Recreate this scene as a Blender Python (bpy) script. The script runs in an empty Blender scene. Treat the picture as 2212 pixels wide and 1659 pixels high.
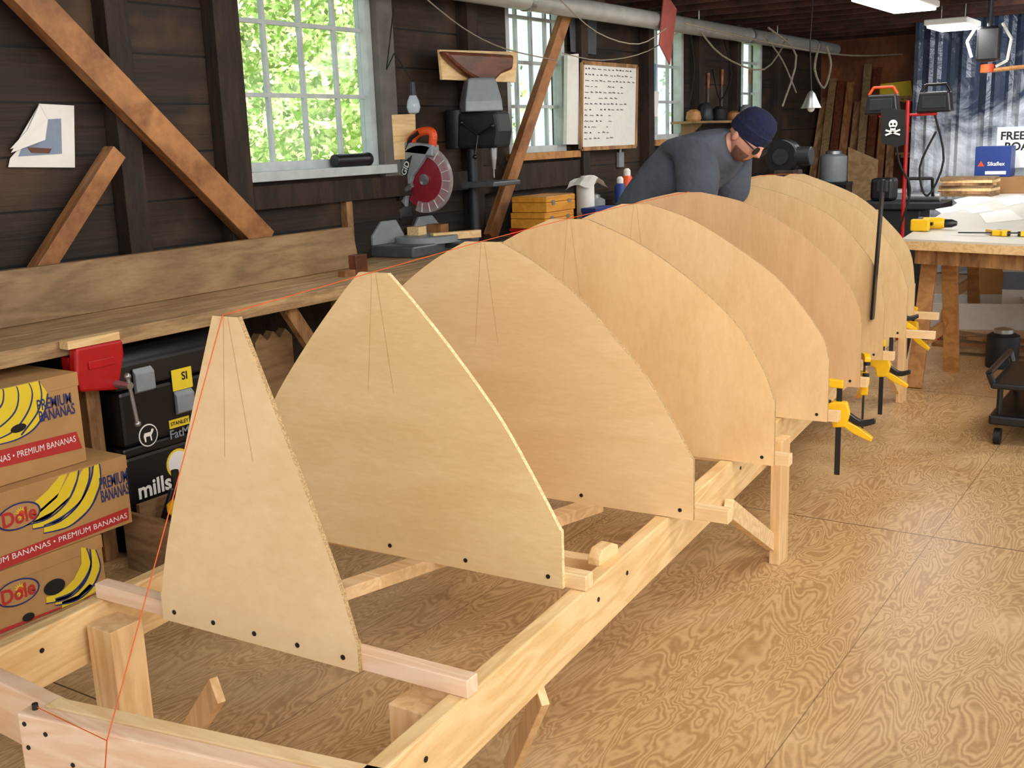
import bpy, bmesh, math, random
from mathutils import Vector as V, Matrix as Mx
random.seed(7)
SC=bpy.context.scene; C=SC.collection
SC.view_settings.view_transform='Standard'
# ------------------------------------------------------------ camera
F=2350.0; CX,CY=1106.0,829.5; H=1.55
D=V((2680-CX,245-CY,F)).normalized(); U=D.cross(V((1,-.035,0))).normalized()
if U.y>0: U=-U
R=D.cross(U).normalized()
if R.x<0: R=-R
def ray(px,py):
    v=V((px-CX,py-CY,F)); return V((v.dot(R),v.dot(D),v.dot(U)))
def PZ(px,py,z): v=ray(px,py); t=(z-H)/v.z; return V((v.x*t,v.y*t,z))
def PY(px,py,Y): v=ray(px,py); t=Y/v.y; return V((v.x*t,Y,v.z*t+H))
def PX(px,py,X): v=ray(px,py); t=X/v.x; return V((X,v.y*t,v.z*t+H))
cd=bpy.data.cameras.new('camera'); cam=bpy.data.objects.new('camera',cd); C.objects.link(cam); SC.camera=cam
cd.sensor_width=36; cd.lens=F/2212*36; cd.clip_start=.02
rx=V((R.x,D.x,U.x)); uy=-V((R.y,D.y,U.y)); bz=-V((R.z,D.z,U.z))
m=Mx((rx,uy,bz)).transposed().to_4x4(); m.translation=V((0,0,H)); cam.matrix_world=m
# ------------------------------------------------------------ materials
def lin(c): c/=255; return c/12.92 if c<.04045 else ((c+.055)/1.055)**2.4
def L(r,g,b): return (lin(r),lin(g),lin(b),1)
def nd(t,typ,ins={},**props):
    n=t.nodes.new('ShaderNode'+typ)
    for k,v in props.items(): setattr(n,k,v)
    for k,v in ins.items():
        s=n.inputs[k]
        if isinstance(v,bpy.types.NodeSocket): t.links.new(v,s)
        else: s.default_value=v
    return n
def base(name,rough=.6,metal=0):
    m=bpy.data.materials.new(name); m.use_nodes=True; t=m.node_tree; b=t.nodes['Principled BSDF']
    b.inputs['Roughness'].default_value=rough; b.inputs['Metallic'].default_value=metal
    return m,t,b
def mth(t,op,a,b=0.0,c=0.0): return nd(t,'Math',{0:a,1:b,2:c},operation=op).outputs[0]
def mixc(t,f,a,b,bt='MIX'): return nd(t,'MixRGB',{'Fac':f,'Color1':a,'Color2':b},blend_type=bt).outputs[0]
def flat(name,c,rough=.55,metal=0,var=.15,sc=25,emit=0,alpha=1,bump=0):
    m,t,b=base(name,rough,metal); co=nd(t,'TexCoord').outputs['Object']
    n=nd(t,'TexNoise',{'Vector':co,'Scale':sc,'Detail':3}).outputs[0]
    c=L(*c); d=tuple(x*(1-var*2) for x in c[:3])+(1,)
    col=mixc(t,n,d,tuple(min(1,x*(1+var)) for x in c[:3])+(1,))
    t.links.new(col,b.inputs['Base Color'])
    if emit: t.links.new(col,b.inputs['Emission Color']); b.inputs['Emission Strength'].default_value=emit
    if bump: t.links.new(nd(t,'Bump',{'Height':n,'Strength':bump,'Distance':.03}).outputs[0],b.inputs['Normal'])
    b.inputs['Alpha'].default_value=alpha
    return m
def wood(name,c1,c2,st=(1,1,1),sc=3,rings=6,con=.6,fine=.5,rough=.55,stain=0,sst=3):
    m,t,b=base(name,rough); co=nd(t,'TexCoord').outputs['Object']
    mp=nd(t,'Mapping',{'Vector':co,'Scale':st}).outputs[0]
    nz=nd(t,'TexNoise',{'Vector':mp,'Scale':sc,'Detail':2.5,'Roughness':.5,'Distortion':.4}).outputs[0]
    s=mth(t,'SINE',mth(t,'MULTIPLY',nz,rings*6.283))
    s=mth(t,'MULTIPLY_ADD',s,.5*con,.5)
    f=nd(t,'TexNoise',{'Vector':mp,'Scale':sc*14,'Detail':5,'Roughness':.65}).outputs[0]
    f=mth(t,'MULTIPLY',mth(t,'SUBTRACT',f,.5),fine*2)
    fac=nd(t,'Math',{0:s,1:f},operation='ADD',use_clamp=True).outputs[0]
    col=mixc(t,fac,L(*c1),L(*c2))
    if stain:
        g=nd(t,'TexNoise',{'Vector':co,'Scale':sst,'Detail':5,'Roughness':.6}).outputs[0]
        g=nd(t,'MapRange',{0:g,1:.4,2:.68}).outputs[0]
        col=mixc(t,mth(t,'MULTIPLY',g,stain),col,tuple(x*.4 for x in L(*c1)[:3])+(1,))
    t.links.new(col,b.inputs['Base Color'])
    bp=nd(t,'Bump',{'Height':fac,'Strength':.12,'Distance':.004}).outputs[0]; t.links.new(bp,b.inputs['Normal'])
    return m
def plankwall(name,c1,c2,h=.22,axis=2):
    m,t,b=base(name,.7); co=nd(t,'TexCoord').outputs['Object']
    sp=nd(t,'SeparateXYZ',{0:co}); q=mth(t,'DIVIDE',sp.outputs[axis],h)
    fr=mth(t,'FRACT',q); fl=mth(t,'FLOOR',q)
    wn=nd(t,'TexWhiteNoise',{'W':fl},noise_dimensions='1D').outputs[0]
    mp=nd(t,'Mapping',{'Vector':co,'Scale':(3,.35,9)}).outputs[0]
    n=nd(t,'TexNoise',{'Vector':mp,'Scale':3,'Detail':6,'Roughness':.7,'Distortion':.6}).outputs[0]
    n2=nd(t,'TexNoise',{'Vector':co,'Scale':2.2,'Detail':4}).outputs[0]
    fac=nd(t,'MapRange',{0:mth(t,'ADD',mth(t,'MULTIPLY',n,.9),mth(t,'MULTIPLY',wn,.3)),1:.42,2:.95}).outputs[0]
    col=mixc(t,fac,L(*c1),L(*c2))
    col=mixc(t,nd(t,'MapRange',{0:n2,1:.52,2:.72}).outputs[0],col,L(*[min(255,x*1.3) for x in c2]))
    gap=mth(t,'LESS_THAN',fr,.045); col=mixc(t,gap,col,L(5,4,3))
    t.links.new(col,b.inputs['Base Color'])
    bp=nd(t,'Bump',{'Height':mth(t,'SUBTRACT',n,gap),'Strength':.6,'Distance':.012}).outputs[0]; t.links.new(bp,b.inputs['Normal'])
    return m
def floormat():
    m,t,b=base('plywood floor',.36); co=nd(t,'TexCoord').outputs['Object']
    sp=nd(t,'SeparateXYZ',{0:co}); X=sp.outputs[0]; Y=sp.outputs[1]
    j=mth(t,'FLOOR',mth(t,'DIVIDE',mth(t,'ADD',Y,.93),2.44)); i=mth(t,'FLOOR',mth(t,'DIVIDE',mth(t,'ADD',X,.42),1.22))
    off=mth(t,'ADD',mth(t,'MULTIPLY',i,7.3),mth(t,'MULTIPLY',j,3.7))
    v=nd(t,'CombineXYZ',{0:mth(t,'MULTIPLY',X,3.8),1:mth(t,'MULTIPLY',Y,1.15),2:off}).outputs[0]
    nz=nd(t,'TexNoise',{'Vector':v,'Scale':1.9,'Detail':2.8,'Roughness':.5,'Distortion':.7}).outputs[0]
    s=mth(t,'SINE',mth(t,'MULTIPLY',nz,135)); s=mth(t,'MULTIPLY_ADD',s,.28,.55)
    f=nd(t,'TexNoise',{'Vector':co,'Scale':60,'Detail':4,'Roughness':.7}).outputs[0]
    fac=nd(t,'Math',{0:s,1:mth(t,'MULTIPLY',mth(t,'SUBTRACT',f,.5),.6)},operation='ADD',use_clamp=True).outputs[0]
    col=mixc(t,fac,L(156,116,72),L(216,180,130))
    g=nd(t,'TexNoise',{'Vector':co,'Scale':1.3,'Detail':6,'Roughness':.6}).outputs[0]
    col=mixc(t,nd(t,'MapRange',{0:g,1:.52,2:.8,4:.4}).outputs[0],col,L(118,86,54))
    g2=nd(t,'TexNoise',{'Vector':co,'Scale':2.1,'Detail':5}).outputs[0]
    col=mixc(t,nd(t,'MapRange',{0:g2,1:.5,2:.75,4:.5}).outputs[0],col,L(232,204,160))
    ds=nd(t,'TexNoise',{'Vector':co,'Scale':210,'Detail':2}).outputs[0]
    col=mixc(t,nd(t,'MapRange',{0:ds,1:.71,2:.74,4:.6}).outputs[0],col,L(240,220,180))
    fy=mth(t,'FRACT',mth(t,'DIVIDE',mth(t,'ADD',Y,.93),2.44)); fx=mth(t,'FRACT',mth(t,'DIVIDE',mth(t,'ADD',X,.42),1.22))
    gap=mth(t,'MAXIMUM',mth(t,'LESS_THAN',fy,.0025),mth(t,'MULTIPLY',mth(t,'LESS_THAN',fx,.003),.6)); col=mixc(t,gap,col,L(78,54,34))
    t.links.new(col,b.inputs['Base Color']); return m
M={}
M['floor']=floormat()
M['wall']=plankwall('dark plank wall',(17,12,8),(62,44,29))
M['stud']=wood('dark stud',(22,15,10),(56,39,26),(4,4,.6),3,3,.6,.8,.8)
M['ceil']=wood('dark ceiling',(36,18,11),(74,38,24),(1,4,1),3,3,.6,.8,.8)
M['backw']=wood('brown ply wall',(88,42,16),(142,78,34),(1,1,.5),2,3,.5,.7,.6,.4,1.5)
M['brace']=wood('brace timber',(122,76,40),(176,122,72),(3,.8,.8),2.5,5,.6,.6,.6,.25)
M['pine']=wood('pale pine',(216,174,114),(244,214,162),(6,.7,6),2,6,.5,.35,.5)
M['pinex']=wood('pale pine cross',(220,180,126),(246,218,172),(.7,6,6),2,6,.5,.35,.5)
M['pinez']=wood('pale pine upright',(210,166,112),(240,206,156),(6,6,.7),2,6,.5,.35,.5)
M['pink']=wood('pink fir',(230,186,150),(246,218,188),(.7,6,6),2,6,.5,.35,.5)
M['bench']=wood('bench boards',(138,108,74),(202,168,122),(5,.6,5),2,5,.5,.7,.5,.4,2)
M['plank']=wood('old plank',(122,94,60),(166,134,94),(2,.5,3),2,6,.5,.6,.55,.4,2)
M['lumber']=wood('stacked lumber',(112,76,46),(184,140,92),(3,3,.6),2,4,.6,.6,.6)
M['oak']=wood('oak trim',(150,100,52),(190,138,80),(3,3,3),3,4,.5,.5,.5)
M['edge']=wood('plywood edge',(150,120,82),(200,168,120),(16,16,16),9,4,.8,.8,.8)
M['edgel']=wood('pale plywood edge',(206,176,124),(244,222,176),(9,9,9),9,4,.8,.8,.8)
M['white']=flat('white paint',(222,222,216),.5,0,.06)
M['pencil']=flat('pencil line',(206,170,122),.7)
M['sash']=flat('weathered white sash',(188,196,196),.6,0,.18,12)
M['casing']=flat('weathered casing',(108,104,98),.7,0,.3,9)
M['paper']=flat('paper',(236,234,228),.7,0,.04)
M['black']=flat('black plastic',(18,19,22),.35,0,.2)
M['rubber']=flat('black rubber',(12,12,13),.7,0,.2)
M['grey']=flat('cast grey metal',(98,104,108),.4,.4,.2)
M['lgrey']=flat('light grey paint',(142,150,156),.45,.1,.12)
M['dgrey']=flat('dark iron',(46,50,55),.45,.4,.2)
M['steel']=flat('steel',(176,178,180),.3,.8,.1)
M['galv']=flat('galvanised pipe',(186,186,180),.4,.4,.2,8)
M['red']=flat('red paint',(184,20,26),.35,0,.15)
M['blade']=flat('red saw blade',(160,44,60),.35,.2,.3,9)
M['orange']=flat('orange plastic',(226,80,28),.4,0,.1)
M['yellow']=flat('yellow plastic',(240,190,20),.38,0,.1)
M['ytext']=flat('yellow print',(238,210,48),.6,0,.05)
M['bltext']=flat('blue print',(36,48,110),.6,0,.05)
M['redp']=flat('red print',(190,48,46),.6,0,.08)
M['card']=flat('cardboard',(190,146,92),.8,0,.12,10)
M['cardin']=flat('dark cardboard',(150,110,66),.8,0,.12,10)  # a deeper brown cardboard
M['blackp']=flat('black ink',(12,12,14),.6,0,.05)
M['whitep']=flat('white print',(244,244,240),.6,0,.03)
M['blue']=flat('blue box',(22,54,128),.5,0,.12)
M['bluegrey']=flat('blue grey picture',(132,146,168),.6,0,.1)
M['shirt']=flat('charcoal shirt',(72,78,90),.95,0,.22,9,0,1,.9)
M['beanie']=flat('navy knit',(12,22,58),.95,0,.3,60,0,1,.3)
M['denim']=flat('denim',(40,52,78),.9,0,.2,20)
M['skin']=flat('skin',(206,150,128),.5,0,.1,18)
M['stubble']=flat('stubble',(126,88,72),.8,0,.3,60)
M['orangeline']=flat('orange string',(214,92,36),.6,0,.1)
M['rope']=flat('rope',(150,140,122),.8,0,.2)
M['ybox']=wood('yellow wood box',(190,120,28),(228,164,58),(3,.8,3),3,4,.4,.5,.45)
M['hullw']=wood('dark hull wood',(72,36,22),(120,66,42),(3,.6,3),3,5,.5,.5,.35)
M['leaf']=flat('leaf green',(202,226,146),.6,0,.35,3)
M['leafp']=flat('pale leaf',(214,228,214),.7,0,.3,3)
M['hedge']=wood('sunlit hedge',(150,190,96),(248,252,206),(1,1,1),9,3,.9,1.2,.9)
M['grass']=flat('grass outside',(160,176,126),.9,0,.3,3)
M['crate']=wood('crate wood',(112,82,52),(158,122,84),(1,1,4),3,4,.5,.6,.7)
M['clearp']=flat('clear plastic guard',(206,196,198),.15,0,.05,20,0,.35)
M['bulb']=flat('bulb glass',(200,214,226),.08,0,.05,20,0,.6)
M['lightw']=flat('light diffuser',(255,252,244),.5,0,.01,5,4)
M['tabletop']=flat('white table surface',(218,215,204),.4,0,.06,5)
M['cyan']=flat('cyan tag',(120,150,190),.6)
M['pennant']=flat('faded red cloth',(166,84,76),.85,0,.25,10)
M['olive']=flat('olive canvas',(96,98,72),.8,0,.2,12)
for i,(a,b_) in enumerate([((226,190,142),(240,212,168)),((226,190,134),(242,214,164)),((226,188,136),(242,210,162)),((222,182,128),(240,206,156)),((222,184,134),(240,208,160)),((204,164,118),(222,184,138)),((208,172,122),(228,196,146)),((212,178,126),(232,204,156)),((218,186,134),(236,210,164))]):
    st=[(1.2,1,2.2),(1.2,1,5),(1.0,1,5),(2.5,1,1),(3,1,1.2),(5,1,.8),(4,1,.8),(4,1,.8),(4,1,.8)][i]
    M['ply%d'%i]=wood('mold plywood %d'%i,a,b_,st,1.3,3,.35,.6,.5,.05,1.6)
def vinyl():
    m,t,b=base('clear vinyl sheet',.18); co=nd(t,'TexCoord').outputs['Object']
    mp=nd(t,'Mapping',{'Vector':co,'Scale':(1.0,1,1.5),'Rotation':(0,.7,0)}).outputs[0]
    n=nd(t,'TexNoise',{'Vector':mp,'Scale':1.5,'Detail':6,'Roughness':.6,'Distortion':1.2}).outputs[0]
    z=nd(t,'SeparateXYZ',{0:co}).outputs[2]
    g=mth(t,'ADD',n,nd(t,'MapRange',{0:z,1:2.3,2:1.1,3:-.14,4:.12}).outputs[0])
    col=mixc(t,nd(t,'MapRange',{0:g,1:.42,2:.7}).outputs[0],L(62,74,98),L(238,245,255))  # highlights of the clear sheet put into its colour, brighter lower down
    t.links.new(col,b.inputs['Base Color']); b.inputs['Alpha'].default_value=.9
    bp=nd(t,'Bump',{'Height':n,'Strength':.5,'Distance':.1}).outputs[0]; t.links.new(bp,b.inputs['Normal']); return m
M['vinyl']=vinyl()
def glass():
    m,t,b=base('window glass',.05); t.nodes.remove(b)
    g=nd(t,'BsdfGlossy',{'Roughness':.05}); tr=nd(t,'BsdfTransparent',{'Color':(.94,.97,.98,1)})
    n=nd(t,'TexNoise',{'Scale':1.0}).outputs[0]
    mx=nd(t,'MixShader',{0:mth(t,'MULTIPLY',n,.08),1:tr.outputs[0],2:g.outputs[0]})
    t.links.new(mx.outputs[0],t.nodes['Material Output'].inputs[0]); return m
M['glass']=glass()
# ------------------------------------------------------------ mesh helpers
ROOT={}
def origin(p):
    while p is not None:
        if p.name in ROOT: return ROOT[p.name]
        p=p.parent
    return V((0,0,0))
X_,Y_,Z_=V((1,0,0)),V((0,1,0)),V((0,0,1))
class MB:
    def __init__(s): s.bm=bmesh.new(); s.mi=0
    def add(s,vs,fs):
        vv=[s.bm.verts.new(v) for v in vs]; out=[]
        for f in fs:
            try: fc=s.bm.faces.new([vv[i] for i in f]); fc.material_index=s.mi; out.append(fc)
            except ValueError: pass
        return out
    def box(s,c,d,rot=None):
        c=V(c); h=V(d)/2; vs=[]
        for x in(-1,1):
            for y in(-1,1):
                for z in(-1,1):
                    v=V((x*h.x,y*h.y,z*h.z)); vs.append(c+(rot@v if rot else v))
        s.add(vs,[(0,1,3,2),(4,6,7,5),(0,4,5,1),(2,3,7,6),(0,2,6,4),(1,5,7,3)]); return s
    def bb(s,a,b): a,b=V(a),V(b); return s.box((a+b)/2,(abs(b.x-a.x),abs(b.y-a.y),abs(b.z-a.z)))
    def beam(s,a,b,w,h,up=Z_):
        a,b=V(a),V(b); d=(b-a).normalized(); sd=d.cross(V(up)).normalized(); u=sd.cross(d)
        vs=[p+sd*(i*w/2)+u*(j*h/2) for p in(a,b) for i,j in((-1,-1),(1,-1),(1,1),(-1,1))]
        s.add(vs,[(3,2,1,0),(4,5,6,7),(0,1,5,4),(1,2,6,5),(2,3,7,6),(3,0,4,7)]); return s
    def cyl(s,a,b,r,r2=None,n=16):
        a,b=V(a),V(b); r2=r if r2 is None else r2; d=(b-a).normalized()
        sd=d.cross(Z_ if abs(d.z)<.9 else X_).normalized(); u=sd.cross(d)
        vs=[]
        for p,q in((a,r),(b,r2)):
            for k in range(n):
                t=2*math.pi*k/n; vs.append(p+sd*(math.cos(t)*q)+u*(math.sin(t)*q))
        s.add(vs,[tuple(range(n-1,-1,-1)),tuple(range(n,2*n))]+[(k,(k+1)%n,n+(k+1)%n,n+k) for k in range(n)]); return s
    def tube(s,pts,r,n=6):
        for a,b in zip(pts,pts[1:]): s.cyl(a,b,r,None,n)
        return s
    def prism(s,poly,o,u,v,d,side=None):
        o,u,v,d=V(o),V(u),V(v),V(d); n=len(poly)
        vs=[o+u*a+v*b for a,b in poly]; vs+=[p+d for p in vs]
        sides=[(k,k+n,(k+1)%n+n,(k+1)%n) for k in range(n)]; caps=[tuple(range(n)),tuple(range(2*n-1,n-1,-1))]
        if side is None: s.add(vs,caps+sides)
        else:
            s.add(vs,caps); k0=s.mi; s.mi=side; s.add(vs,sides); s.mi=k0
        return s
    def poly(s,pts,d):
        pts=[V(p) for p in pts]; d=V(d); n=len(pts)
        s.add(pts+[p+d for p in pts],[tuple(range(n)),tuple(range(2*n-1,n-1,-1))]+[(k,k+n,(k+1)%n+n,(k+1)%n) for k in range(n)]); return s
    def lathe(s,prof,o,ax=Z_,n=24):
        o,ax=V(o),V(ax).normalized(); sd=ax.cross(X_ if abs(ax.x)<.9 else Y_).normalized(); u=ax.cross(sd)
        vs=[o+ax*t+(sd*math.cos(2*math.pi*k/n)+u*math.sin(2*math.pi*k/n))*r for r,t in prof for k in range(n)]
        fs=[(i*n+k,i*n+(k+1)%n,(i+1)*n+(k+1)%n,(i+1)*n+k) for i in range(len(prof)-1) for k in range(n)]
        m=len(prof)-1; fs+=[tuple(range(n-1,-1,-1)),tuple(range(m*n,m*n+n))]
        s.add(vs,fs); return s
    def ball(s,c,r,sc=(1,1,1),rot=None,n=14):
        c=V(c); vs=[]; h=n//2
        for i in range(1,h):
            for k in range(n):
                a=math.pi*i/h; t=2*math.pi*k/n
                v=V((math.sin(a)*math.cos(t)*sc[0],math.sin(a)*math.sin(t)*sc[1],math.cos(a)*sc[2]))*r
                vs.append(c+(rot@v if rot else v))
        tp=V((0,0,r*sc[2])); vs+= [c+(rot@tp if rot else tp),c-(rot@tp if rot else tp)]
        fs=[(i*n+k,(i+1)*n+k,(i+1)*n+(k+1)%n,i*n+(k+1)%n) for i in range(h-2) for k in range(n)]
        T=len(vs)-2; fs+=[(T,k,(k+1)%n) for k in range(n)]+[(T+1,(h-2)*n+(k+1)%n,(h-2)*n+k) for k in range(n)]
        s.add(vs,fs); return s
    def build(s,name,mats,parent=None,bev=0,smooth=False,label=None,center=True):
        if not isinstance(mats,(list,tuple)): mats=[mats]
        bmesh.ops.recalc_face_normals(s.bm,faces=s.bm.faces)
        me=bpy.data.meshes.new(name); s.bm.to_mesh(me); s.bm.free()
        return place(name,me,mats,parent,bev,smooth,label,center)
def place(name,me,mats,parent=None,bev=0,smooth=False,label=None,center=True):
    for k in mats: me.materials.append(M[k])
    o=bpy.data.objects.new(name,me); C.objects.link(o)
    if parent is not None:
        sh=origin(parent); o.parent=parent
    else:
        sh=V((0,0,0))
        if center:
            xs=[v.co for v in me.vertices]
            sh=V(((min(v.x for v in xs)+max(v.x for v in xs))/2,(min(v.y for v in xs)+max(v.y for v in xs))/2,min(v.z for v in xs)))
        o.location=sh; ROOT[o.name]=sh
    me.transform(Mx.Translation(-sh))
    if smooth:
        me.polygons.foreach_set('use_smooth',[True]*len(me.polygons)); me.set_sharp_from_angle(angle=math.radians(38))
    if bev:
        b=o.modifiers.new('bevel','BEVEL'); b.width=bev; b.segments=2; b.limit_method='ANGLE'
    if label: o['label']=label
    return o
def tag(o,label,cat,group=None,kind=None):
    o['label']=label; o['category']=cat
    if group: o['group']=group
    if kind: o['kind']=kind
    return o
def thing(name,label,cat,loc=(0,0,0),group=None):
    o=bpy.data.objects.new(name,None); C.objects.link(o); o.location=loc; o.empty_display_size=.05
    ROOT[o.name]=V(loc); return tag(o,label,cat,group)
def struct(o): o['kind']='structure'; return o
def dup(o,label=None,loc=None,rot=None,parent=None):
    c=o.copy(); C.objects.link(c)
    if parent is not None: c.parent=parent
    if label: c['label']=label
    if loc is not None: c.location=loc
    if rot is not None: c.rotation_euler=rot
    for ch in list(o.children): dup(ch,parent=c)
    return c
def text(parent,body,size,o,xd,yd,mat,name='lettering',bold=0,align='CENTER',width=None,height=None):
    c=bpy.data.curves.new(name,'FONT'); c.body=body; c.size=size; c.align_x=align; c.align_y='CENTER'; c.offset=bold; c.resolution_u=3
    tmp=bpy.data.objects.new('tmp',c); C.objects.link(tmp)
    dg=bpy.context.evaluated_depsgraph_get(); dg.update()
    me=bpy.data.meshes.new_from_object(tmp.evaluated_get(dg)); bpy.data.objects.remove(tmp)
    if width:
        w=max(v.co.x for v in me.vertices)-min(v.co.x for v in me.vertices); s=width/w
        hh=max(v.co.y for v in me.vertices)-min(v.co.y for v in me.vertices)
        me.transform(Mx.Diagonal((s,(height/hh if height else s),1,1)))
    xd,yd=V(xd).normalized(),V(yd).normalized(); z=xd.cross(yd)
    mm=Mx((xd,yd,z)).transposed().to_4x4(); mm.translation=V(o); me.transform(mm); me.materials.clear()
    return place(name,me,[mat],parent)
def spline(pts,k=4):
    out=[]; n=len(pts)
    for i in range(n-1):
        p0=pts[max(i-1,0)];p1=pts[i];p2=pts[i+1];p3=pts[min(i+2,n-1)]
        for j in range(k):
            t=j/k; out.append(tuple(.5*((2*b)+(-a+c)*t+(2*a-5*b+4*c-d)*t*t+(-a+3*b-3*c+d)*t**3) for a,b,c,d in zip(p0,p1,p2,p3)))
    out.append(tuple(pts[-1])); return out
# ------------------------------------------------------------ room
WX=-4.2; YB=13.2
struct(MB().bb((-4.35,-3,-.1),(3.5,YB,0)).build('floor','floor'))
wins=[(3.95,5.02,1.43,2.6),(6.42,7.2,1.45,2.6),(8.6,9.3,1.5,2.5),(10.6,11.25,1.6,2.45)]
w=MB(); y=-1
for a,b,z0,z1 in wins:
    w.bb((WX-.12,y,0),(WX,a,2.8)); w.bb((WX-.12,a,0),(WX,b,z0)); w.bb((WX-.12,a,z1),(WX,b,2.8)); y=b
w.bb((WX-.12,y,0),(WX,YB,2.8)); struct(w.build('wall_left','wall'))
struct(MB().bb((-4.35,YB,0),(3.5,YB+.1,2.8)).build('wall_back','backw'))
c=MB(); c.bb((-4.35,-1,2.72),(3.5,YB+.1,2.8))
for k in range(30): yy=-.8+k*.48; c.bb((-4.2,yy,2.54),(3.5,yy+.045,2.72))
struct(c.build('ceiling','ceil'))
for i,(a,b,z0,z1) in enumerate(wins):
    rt=bpy.data.objects.new('window_%d'%(i+1),None); C.objects.link(rt); rt.location=(WX-.06,(a+b)/2,z0); ROOT[rt.name]=V(rt.location); struct(rt)
    f=MB(); xx=WX-.05; t=.045
    f.bb((xx-.03,a,z0),(xx+.05,a+t,z1)); f.bb((xx-.03,b-t,z0),(xx+.05,b,z1)); f.bb((xx-.03,a+t,z0),(xx+.05,b-t,z0+t)); f.bb((xx-.03,a+t,z1-t),(xx+.05,b-t,z1))
    nc=[4,4,3,3][i]; rowh=.365 if i==0 else .3
    for k in range(1,nc): yy=a+(b-a)*k/nc; f.bb((xx-.012,yy-.011,z0+t),(xx+.012,yy+.011,z1-t))
    zz=z0+rowh+.02
    while zz<z1-.08: f.bb((xx-.0125,a+t,zz-.011),(xx+.0125,b-t,zz+.011)); zz+=rowh
    f.build('window_frame','sash',rt)
    MB().bb((xx-.003,a+t,z0+t),(xx+.003,b-t,z1-t)).build('pane','glass',rt)
    MB().bb((WX-.02,a-.05,z0-.05),(WX+.09,b+.06,z0)).build('window_sill','sash' if i==0 else 'oak',rt,.004)
n=1
def trim(a,b,mat='stud'):
    global n
    struct(MB().bb(a,b).build('trim_%d'%n,mat,None,.004)); n+=1
for y0,y1 in[(2.05,2.14),(3.16,3.28),(3.77,3.93),(5.85,5.97),(7.3,7.4),(8.42,8.52),(9.45,9.55),(10.35,10.45),(11.5,11.6)]: trim((WX,y0,0),(WX+.09,y1,2.72))
trim((WX,5.02,1.36),(WX+.05,5.16,2.72),'casing'); trim((WX,3.96,1.24),(WX+.06,5.85,1.36)); trim((WX,5.97,1.2),(WX+.06,7.3,1.38))
trim((WX,4.66,.95),(WX+.05,4.71,1.24),'lumber')
def brace(p0,p1,X,w,th,label,ext=0,e2=0):
    a=PX(*p0,X); b=PX(*p1,X); d=(a-b).normalized(); a=a+d*ext; b=b-d*e2
    return tag(MB().beam(a,b,th,w,X_.cross(b-a).normalized()).build('timber_brace','brace',None,.003),label,'timber brace')
brace((62,0),(557,510),-4.07,.135,.07,'long thick diagonal timber brace running down the dark wall left of the bright window',.6,.05)
brace((248,328),(82,590),-4.07,.075,.07,'short steep timber brace leaning on the wall under the hanging paper',0,.2)
brace((1218,40),(1068,485),-4.05,.1,.05,'slanting pale timber brace crossing in front of the second window',.3,.1)
# outside
struct(MB().bb((-30,-10,-.6),(-4.35,45,-.5)).build('ground','grass'))
hd=MB(); ny,nz=70,36
g=[[V((-9.1+.3*math.sin(yy*.9+.6*z_)+random.uniform(-.18,.18),3.5+yy*.115,-.5+z_*.16)) for z_ in range(nz)] for yy in range(ny)]
for a in range(ny-1):
    for b in range(nz-1): hd.add([g[a][b],g[a+1][b],g[a+1][b+1],g[a][b+1]],[(0,1,2,3)])
tag(hd.build('hedge','hedge',None,0,True),'tall sunlit hedge outside the nearest window behind the loose leaves','hedge')
lf=MB()
for k in range(20000):
    x=-6.8-random.random()*1.7; yy=random.uniform(4.6,11); z=random.uniform(-.4,4.2)
    q=math.sin(yy*2.1+x)+math.sin(z*3.3+yy*1.3)
    if q<-.2 and random.random()<.75: continue
    s=random.uniform(.018,.05); a=V((random.gauss(0,1),random.gauss(0,1),random.gauss(0,1))).normalized(); b=a.orthogonal().normalized()
    p=V((x,yy,z)); lf.add([p-a*s,p+b*s*.5,p+a*s,p-b*s*.5],[(0,1,2,3)])
tag(lf.build('foliage','leaf'),'sunlit green leaves of the bushes seen through the nearest window','foliage',None,'stuff')
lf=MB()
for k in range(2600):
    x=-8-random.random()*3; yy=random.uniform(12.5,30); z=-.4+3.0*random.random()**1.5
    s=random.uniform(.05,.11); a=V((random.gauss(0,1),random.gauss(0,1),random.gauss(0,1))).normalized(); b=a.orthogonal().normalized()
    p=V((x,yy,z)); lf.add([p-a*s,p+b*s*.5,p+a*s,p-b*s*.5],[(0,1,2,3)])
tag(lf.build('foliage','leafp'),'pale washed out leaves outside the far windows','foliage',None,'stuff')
# ------------------------------------------------------------ strongback
def cl(y): return -1.69-.08*(y-1.5)
bu=V((1,.08,0)).normalized()
def SB(u,y,z): return V((cl(y),y,z))+bu*u
sb=thing('strongback','long pale lumber frame on legs carrying the row of plywood molds','frame',(-1.9,3.7,0))
for s in(-1,1):
    rl=MB().beam(SB(s*.52,.75,.43),SB(s*.52,6.7,.43),.04,.14).build('rail','pine',sb,.004)
    for y in(1.35,2.12,2.3,3.28): MB().cyl(SB(s*.52+.0195,y,.45),SB(s*.52+.022,y,.45),.006,None,10).build('screw','blackp',rl)
a=PZ(35,1540,.5); b=PZ(690,1690,.5); dd=(b-a).normalized(); nn=V((-dd.y,dd.x,0))
for k in range(2):
    eb=MB().beam(a+nn*(.019+.04*k)-Z_*.07+dd*(.0 if k==0 else .03),b+dd*.12+nn*(.019+.04*k)-Z_*.07,.038,.14).build('end_beam','pink' if k==0 else 'pinex',sb,.004)
    if k==0:
        for t,z in((.018,-.02),(.07,-.032),(.02,-.07),(.13,-.085)): MB().cyl(a+dd*t+Z_*z+nn*.001,a+dd*t+Z_*z-nn*.0015,.005,None,10).build('screw','blackp',eb)
MB().beam(SB(-.5,1.2,.42),SB(-.2,1.16,.42),.038,.13).build('end_beam','pink',sb,.004)
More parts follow.
